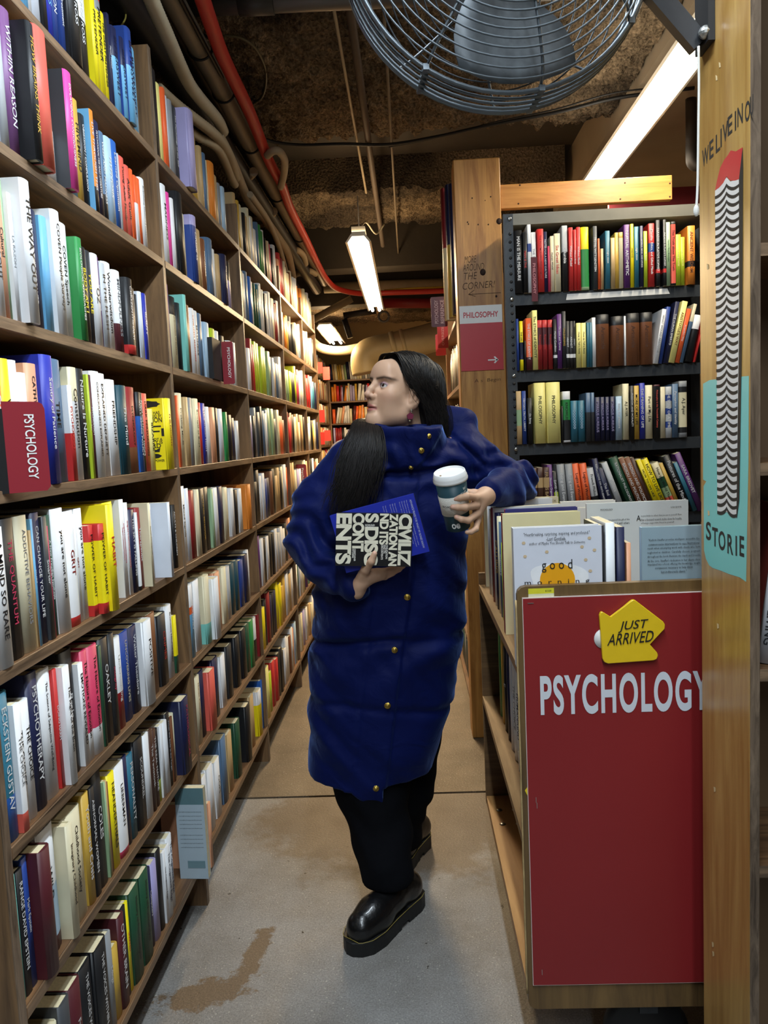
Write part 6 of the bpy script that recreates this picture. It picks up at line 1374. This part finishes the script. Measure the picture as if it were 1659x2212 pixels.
def folds(P):
    x, y, z = P.T; f = np.zeros(len(P)); front = sstep(2.46, 2.34, y)
    xe = np.interp(z, ez, ex); inz = sstep(zc0 + .14, zc0 + .10, z)
    f += .0085 * sstep(.004, -.004, x - xe) * sstep(-.17, -.11, x - xe) * front * inz                # overlapping front flap
    f -= .004 * np.exp(-((x - xe + .105) / .005) ** 2) * front * sstep(zc0 - .25, zc0 - .45, z) * sstep(.3, .5, z)
    body_m = sstep(.02, .06, np.minimum(x + .28, .34 - x)) if False else 1.0
    lz = sstep(zc0 - .20, zc0 - .34, z)
    f -= .017 * np.exp(-((z - zq[0] - .02 * np.sin(5 * x + 1)) / .014) ** 2) * lz * sstep(.03, -.03, x - xe + .0)   # stitched quilt seams
    f -= .008 * np.exp(-((z - zq[0] + .05 * x) / .016) ** 2) * lz * sstep(-.03, .03, x - xe)
    f -= .007 * np.exp(-((z - zq[1] + .03 * np.sin(6 * x)) / .014) ** 2) * lz
    w1 = np.sin(34 * z + 14 * x + 3.2 * np.sin(11 * x + 5 * z) + 2 * np.sin(9 * y)); w2 = np.sin(21 * z - 30 * x + 2.5 * np.sin(13 * z + 2) + 8 * y); w3 = np.sin(58 * x + 22 * z + 3 * np.sin(17 * z + 11 * x) + 20 * y)
    amp = .0058 + .0050 * np.exp(-((z - zq[0]) / .10) ** 2)
    f += amp * (.6 * np.sign(w1) * np.abs(w1) ** 1.5 + .5 * w2) * sstep(zc0 + .06, zc0 - .05, z) + .0013 * w3
    # tighter creases where the sleeves bend
    for c, r, a_ in ((W(668, 1180, 2.33), .13, 0.007), (W(735, 1255, 2.24), .08, .006), (W(1112, 1040, 2.33), .11, .007), (W(1030, 1000, 2.36), .09, .006), (W(880, 985, 2.28), .09, .005)):
        q = P - c; m = np.exp(-(np.linalg.norm(q, axis=1) / r) ** 2); f += 1.5 * a_ * m * np.sin(95 * (q[:, 0] * .5 + q[:, 2] * .9) + 3 * np.sin(24 * q[:, 0] - 18 * q[:, 2]) + 25 * q[:, 1])
    tq = (P - NA) @ nax; rq = np.linalg.norm(P - NA - tq[:, None] * nax, axis=1); f -= .034 * np.exp(-((tq - .012) / .012) ** 2 - ((rq - .135) / .03) ** 2)      # crease under the collar
    f += .004 * np.sin(46 * tq + 2.2 * np.sin(9 * P[:, 0] * 3)) * np.exp(-((rq - .125) / .02) ** 2) * (tq > .0) * (tq < nL)
    a_, b2_ = W(962, 926, 2.3), W(1046, 1004, 2.3); qx, qz = P[:, 0] - a_[0], P[:, 2] - a_[2]; sx, sz = b2_[0] - a_[0], b2_[2] - a_[2]; tt = np.clip((qx * sx + qz * sz) / (sx * sx + sz * sz), 0, 1)
    f -= .016 * np.exp(-((qx - tt * sx) ** 2 + (qz - tt * sz) ** 2) / .009 ** 2) * front                        # gap between collar and hood
    return f
def coat_ev(P, c=None, r=None):
    d = coat.eval(P, c, r)
    if np.abs(d).min() < .09: d = d - folds(P)
    zh = np.interp(P[:, 0], hx, hz) + .02 * sstep(2.3, 2.45, P[:, 1])
    return np.maximum(d, zh - P[:, 2])
cv, cq = mesh_solid(coat_ev, (-.50, 2.0, .18), (.55, 2.70, 1.62), .0055)
CO = bpy.data.materials.new('blue_velvet'); CO.use_nodes = True; nt = CO.node_tree; b_ = nt.nodes['Principled BSDF']
b_.inputs['Base Color'].default_value = (*hexc('061247'), 1); b_.inputs['Roughness'].default_value = .62; b_.inputs['Specular IOR Level'].default_value = .12
b_.inputs['Sheen Weight'].default_value = .45; b_.inputs['Sheen Roughness'].default_value = .35; b_.inputs['Sheen Tint'].default_value = (.25, .42, 1, 1)
tc = nt.nodes.new('ShaderNodeTexCoord'); n1 = nt.nodes.new('ShaderNodeTexNoise'); n1.inputs['Scale'].default_value = 14; n1.inputs['Detail'].default_value = 4; n1.inputs['Distortion'].default_value = 1.2
bp = nt.nodes.new('ShaderNodeBump'); bp.inputs['Strength'].default_value = .35; bp.inputs['Distance'].default_value = .012
nt.links.new(tc.outputs['Object'], n1.inputs['Vector']); nt.links.new(n1.outputs['Fac'], bp.inputs['Height']); nt.links.new(bp.outputs['Normal'], b_.inputs['Normal'])
co = mesh_from('coat', cv, cq, CO, person); co['label'] = 'long royal-blue velvet puffer coat'
# brass buttons sit on the coat's surface
def on_coat(px, py, y0=1.95):
    d = ray(px, py); d = d / d[1]; lo_ = None
    for Y in np.arange(y0, 2.6, .003):
        P = (CAMC + d * Y)[None]
        if coat_ev(P, P[0], .05)[0] < 0: return P[0]
    return CAMC + d * 2.25
BR = mat('C8A850', .25, .9, .25, 200, .3, 300)
for px, py, s in [(926, 942, .8), (910, 973, .95), (888, 1010, .7), (880, 1290, 1), (852, 1404, 1), (837, 1524, 1), (812, 1703, 1)]:
    p = on_coat(px, py); bm = bmesh.new(); lathe(bm, [(.0001, 0), (.0095 * s, 0), (.0105 * s, .002), (.0085 * s, .0042), (.005 * s, .0046), (.0045 * s, .0058), (.0001, .0062)], 18)
    for v in bm.verts: v.co = Vector((p[0] + v.co.x, p[1] + .001 - v.co.z, p[2] + v.co.y))
    obj('button', bm, BR, co)
# ---- trousers
tr = Solid()
tr.chain([W(790, 1560, 2.40), W(800, 1680, 2.36), W(824, 1800, 2.30), W(838, 1885, 2.205)], [.13, .118, .090, .078], .03); tr.chain([W(880, 1560, 2.46), W(872, 1690, 2.47), W(862, 1800, 2.50), W(872, 1870, 2.53)], [.12, .098, .07, .055], .03)
def tr_ev(P, c=None, r=None):
    d = tr.eval(P, c, r); x, y, z = P.T; d = d + .003 * np.sin(60 * z + 20 * x + 2 * np.sin(30 * x)) * sstep(.7, .2, z)
    cut_ = np.where(y < 2.36, .128 + .05 * np.clip(x + .06, -.1, .1) - z, .07 - z); return np.maximum(d, cut_)
tv, tq = mesh_solid(tr_ev, (-.35, 2.0, .05), (.25, 2.72, .62), .006)
mesh_from('trousers', tv, tq, mat('07080C', .95, var=.2, scale=90, spec=.1), person)['label'] = 'wide black trousers'
# ---- boots
def boot(toe, heel, lift):
    toe, heel = np.array([*toe, 0.]), np.array([*heel, 0.]); u = (toe - heel); L = np.linalg.norm(u); u /= L; s = np.array([-u[1], u[0], 0]); z = np.array([0, 0, 1.])
    ca, sa = math.cos(lift), math.sin(lift); u2 = u * ca + z * sa; z2 = z * ca - u * sa; at_ = lambda a, b, c: heel + u2 * a * L + s * b + z2 * c
    up, so = Solid(), Solid()
    def outline(P):
        q = P - heel; a = q @ u2 / L; b = q @ s; hw = np.interp(a, [-.02, .0, .1, .3, .5, .72, .88, .97, 1.02], [.016, .031, .041, .041, .043, .054, .050, .033, .008]); bo = np.interp(a, [0, .5, 1], [0, .002, -.004])
        return np.maximum(np.abs(b - bo) - hw, np.maximum(-a * L - .004, (a - 1.01) * L)), q @ z2, a
    def sole(P):
        d, v, a = outline(P); hgt = .046 + .004 * (a < .3); notch = np.maximum(.013 - v, np.maximum(a - .42, .30 - a) * L)
        d = np.maximum(d - .003, np.maximum(v - hgt, -v)); d = np.maximum(d, -np.maximum(np.maximum(v - .012, 0 * v - 1), np.maximum(a - .44, .31 - a) * L))
        return d + .0008 * np.sin(a * L * 900) * (v < .02)
    so.add(sole, at_(.5, 0, .02), L * .6, .004)
    up.chain([at_(.12, 0, .075), at_(.42, 0, .085), at_(.66, 0, .072), at_(.84, -.001, .066)], [.040, .042, .047, .043], .03); up.cone(at_(.17, 0, .08), at_(.33, 0, .165), .042, .036, .03); up.cone(at_(.62, .0, .06), at_(.86, 0, .056), .043, .034, .02)
    def trim(P): q = P - heel; return .046 - q @ z2
    up.add(trim, at_(.5, 0, .1), 1.0, .003, 'i')
    c = at_(.5, 0, .1); lo_, hi_ = c - .24, c + .24
    v, q = mesh_solid(up.eval, lo_, hi_, .004); o = mesh_from('boot', v, q, mat('0C0C0D', .3, var=.3, scale=30, bump=.15, bscale=60, coat=.3), person)
    v, q = mesh_solid(so.eval, lo_, hi_, .003); mesh_from('sole', v, q, mat('101011', .55, var=.2), o)
    bm = bmesh.new(); P = []
    for a in np.linspace(.02, .985, 40): hw = np.interp(a, [0, .1, .3, .5, .72, .88, .97, 1.02], [.031, .041, .041, .043, .054, .050, .033, .008]) + .0035; P.append((a, hw))
    pts = [at_(a, np.interp(a, [0, .5, 1], [0, .002, -.004]) + w_, .0485) for a, w_ in P] + [at_(a, np.interp(a, [0, .5, 1], [0, .002, -.004]) - w_, .0485) for a, w_ in P[::-1]]
    tube(bm, pts, .0011, 5); obj('welt_stitch', bm, mat('8A7A3A', .6), o)
    return o
boot((-.222, 2.040), (-.036, 2.285), math.radians(-1.0)); boot((-.13, 2.42), (-.01, 2.64), 0)
# ================================================================== what she holds
CREAM_L = mat('E6E1CC', .5, var=.12, scale=25)
def held(label, quad, Y, th, cov_m, page_sides=True):
    q = [P3(px, py, Y) for px, py in quad]; o = q[3].copy()
    ux = (q[1] - q[0]).normalized(); uy = (q[0] - q[3]).normalized(); W_ = ((q[1] - q[0]).length + (q[2] - q[3]).length) / 2; H_ = ((q[0] - q[3]).length + (q[1] - q[2]).length) / 2
    n = ux.cross(uy).normalized(); t = thing('book', label, 'book', o)
    C3 = lambda a, b, c: ux * a + uy * b - n * c
    bm = bmesh.new()
    def slab(bm, a0, a1, b0, b1, c0, c1, mi=0):
        vs = [bm.verts.new(C3(a, b, c)) for a in (a0, a1) for b in (b0, b1) for c in (c0, c1)]
        for f in ((0, 1, 3, 2), (4, 6, 7, 5), (0, 4, 5, 1), (2, 3, 7, 6), (0, 2, 6, 4), (1, 5, 7, 3)): bm.faces.new([vs[i] for i in f]).material_index = mi
    return t, bm, slab, C3, ux, uy, n, W_, H_
t, bm, slab, C3, ux, uy, n, W_, H_ = held('black paperback with huge cream capital letters held in front of her waist', [(727, 1108), (891, 1110), (889, 1225), (724, 1222)], 2.117, .016, None)
slab(bm, 0, W_, 0, H_, 0, .0008); slab(bm, 0, W_, 0, H_, .0152, .016); slab(bm, 0, W_, H_ - .0008, H_, .0008, .0152); obj('cover', bm, mat('131214', .4, var=.1), t)
bm = bmesh.new(); slab(bm, .0006, W_ - .0006, .0006, H_ - .001, .0009, .0151); obj('page_block', bm, PAGE, t)
bm = bmesh.new(); S = W_ / 165.; Xp = lambda px: (px - 726) * S; Yp = lambda py: H_ - (py - 1109) * S
for s, x0, x1, y0, y1 in [('CIVILIZ', 861, 889.5, 1110, 1223.5), ('ZATION AN', 841, 859.5, 1109.5, 1223.5), ('ND ITS', 820, 839.5, 1109.5, 1177), ('S DISC', 788, 818, 1109.5, 1222.5), ('CONT', 761.5, 787, 1109.5, 1193), ('ENTS', 725.8, 760, 1110, 1221)]:
    text_on(bm, s, C3((Xp(x0) + Xp(x1)) / 2, (Yp(y0) + Yp(y1)) / 2, -.0001), -uy, ux, w=(y1 - y0) * S, h=(x1 - x0) * S, bold=.045, space=.92, off=.0003)
obj('cover_lettering', bm, mat('E4DFC8', .45, var=.22, scale=28), t)
bm = bmesh.new()
for s, xc, y0, y1, hh in [('CIVILIZATION', 837, 1177, 1208, 4.4), ('AND ITS', 832, 1177, 1196, 4.4), ('DISCONTENTS', 827, 1177, 1210, 4.4), ('CHRISTOPHER', 768, 1187, 1214, 3.6), ('HITCHENS', 764, 1187, 1207, 3.6)]:
    text_on(bm, s, C3(Xp(xc), (Yp(y0) + Yp(y1)) / 2, -.0004), -uy, ux, w=(y1 - y0) * S, h=hh * S, bold=.02, off=.0003)
for s, yc in (('SIGMUND', 1135), ('FREUD', 1140)): text_on(bm, s, C3(Xp(799), Yp(yc), -.0004), ux, uy, w=(21 if s[0] == 'S' else 15) * S, h=4 * S, bold=.02, off=.0003)
obj('small_lettering', bm, mat('EDEAE0', .5), t)
t, bm, slab, C3, ux, uy, n, W_, H_ = held('royal blue hardback tilted behind the lettered paperback she holds', [(712, 1114), (893, 1066), (928, 1190), (748, 1238)], 2.1385, .024, None)
BLU = mat('1E2C9E', .35, var=.06, scale=12)
slab(bm, 0, W_, 0, H_, 0, .0025); slab(bm, 0, W_, 0, H_, .0215, .024); slab(bm, 0, .0025, 0, H_, .0025, .0215); obj('cover', bm, BLU, t)
bm = bmesh.new(); slab(bm, .0026, W_ - .004, .004, H_ - .004, .0026, .0214); obj('page_block', bm, PAGE, t)
bm = bmesh.new(); S = W_ / 187.
text_on(bm, 'ADVANCE PRAISE FOR WHAT MY BONES KNOW', C3(W_ - 10 * S, H_ * .5, -.0003), -uy, ux, w=H_ * .84, h=4.4 * S, off=.0003)
for k, ln in enumerate([.78, .80, .74, .5, .0, .82, .80, .6, .0, .78, .5]):
    if not ln: continue
    x = W_ - (19 + k * 5.2) * S
    text_on(bm, 'This memoir is a gift of courage and truth beautifully told by a writer', C3(x, H_ * (.93 - ln / 2), -.0003), -uy, ux, w=H_ * ln, h=2.6 * S, off=.0003)
obj('cover_lettering', bm, mat('C2C6DC', .5), t)
bm = bmesh.new(); slab(bm, W_ - .0005, W_ + .0012, .002, H_ - .002, .004, .020); obj('jacket_edge', bm, mat('15161A', .4), t)

# ---- coffee cup
B0, T0 = P3(990, 1139, 2.040), P3(970.5, 1019, 1.995); ax = (T0 - B0); CL = ax.length; ax.normalize()
fr = Vector((0, -1, 0)); fr = (fr - ax * fr.dot(ax)).normalized(); sd = fr.cross(ax) * -1
t = thing('coffee_cup', 'dark teal paper coffee cup with white lid and cardboard sleeve in her left hand', 'cup', B0)
sd = ax.cross(fr) * -1
Cx = lambda a, r, z: (fr * math.cos(a) + sd * math.sin(a)) * r + ax * z
if (Cx(PI / 2, 1, 0)).x < 0: sd = -sd
rc = lambda z: .0325 + (.0425 - .0325) * z / CL
def clathe(prof, n_=48):
    bm = bmesh.new(); rings = [[bm.verts.new(Cx(2 * PI * k / n_, r, z)) for k in range(n_)] for r, z in prof]
    for i in range(len(prof) - 1):
        for k in range(n_):
            f = bm.faces.new((rings[i][k], rings[i][(k + 1) % n_], rings[i + 1][(k + 1) % n_], rings[i + 1][k])); f.smooth = abs(prof[i][1] - prof[i + 1][1]) > .0012
    bm.faces.new(rings[0][::-1]); bm.faces.new(rings[-1]); bmesh.ops.recalc_face_normals(bm, faces=bm.faces); return bm
obj('cup_body', clathe([(.0305, .004), (.0318, 0), (rc(0), .0006), (rc(CL * .9), CL * .9), (.040, CL * .9)]), mat('123842', .45, var=.08, scale=20), t)
zt = CL * .90
obj('lid', clathe([(.0425, zt - .008), (.0455, zt - .0075), (.0460, zt - .002), (.0445, zt + .001), (.0448, zt + .004), (.0435, zt + .007), (.0412, zt + .0165), (.0395, zt + .018), (.0385, zt + .0165), (.0382, zt + .0125), (.0001, zt + .0120)]), mat('E4E4E2', .35, var=.03), t)
bm = bmesh.new(); hole = Cx(math.radians(-70), .026, zt + .0122)
bm.faces.new([bm.verts.new(hole + fr * (.0045 * math.cos(q)) + sd * (.0028 * math.sin(q)) + ax * .0003) for q in np.linspace(0, 2 * PI, 14, endpoint=False)]); obj('sip_hole', bm, mat('8A6A40', .6), t)
def band(z0, z1, dr, n_=56, a0=0.0, a1=2 * PI, wav=0.0):
    bm = bmesh.new(); R = []
    for k in range(n_):
        a = a0 + (a1 - a0) * k / n_; wv = wav * math.sin(a)
        R.append([bm.verts.new(Cx(a, rc(z) + e, z + wv)) for z, e in ((z0, .0002), (z0, dr), ((z0 + z1) / 2, dr), (z1, dr), (z1, .0002))])
    for k in range(n_):
        for i in range(4): bm.faces.new((R[k][i], R[(k + 1) % n_][i], R[(k + 1) % n_][i + 1], R[k][i + 1])).smooth = i in (1, 2)
    bmesh.ops.recalc_face_normals(bm, faces=bm.faces); return bm
ZS0, ZS1 = CL * .30, CL * .635
obj('sleeve', band(ZS0, ZS1, .0014, wav=.002), mat('D9D6CC', .8, var=.06, scale=160, bump=.3, bscale=320), t)
def cup_text(bm, s, a, z, w_, h_, dr, tilt=0.0, bold=.01):
    v, f = text_tris(s, bold); mn, mxv = v.min(0), v.max(0); sz = mxv - mn; vs = []
    for p in v:
        u = (p[0] - (mn[0] + mxv[0]) / 2) / sz[0] * w_; q = (p[1] - (mn[1] + mxv[1]) / 2) / sz[1] * h_; u, q = u * math.cos(tilt) - q * math.sin(tilt), u * math.sin(tilt) + q * math.cos(tilt)
        vs.append(bm.verts.new(Cx(a + u / rc(z), rc(z + q) + dr, z + q)))
    for g_ in f: bm.faces.new([vs[i] for i in g_])
bm = bmesh.new(); cup_text(bm, 'ROASTERS', math.radians(-20), CL * .475, .046, .006, .0018, .02); cup_text(bm, 'Q', math.radians(45), CL * .60, .005, .006, .0018); obj('sleeve_lettering', bm, INK, t)
bm = bmesh.new(); cup_text(bm, 'wi', math.radians(48), CL * .745, .012, .011, .0006); cup_text(bm, 'oe', math.radians(-12), CL * .115, .022, .015, .0006, 0, .03); cup_text(bm, 'coff', math.radians(42), CL * .675, .02, .006, .0006); obj('cup_lettering', bm, mat('E4E6E4', .5), t)
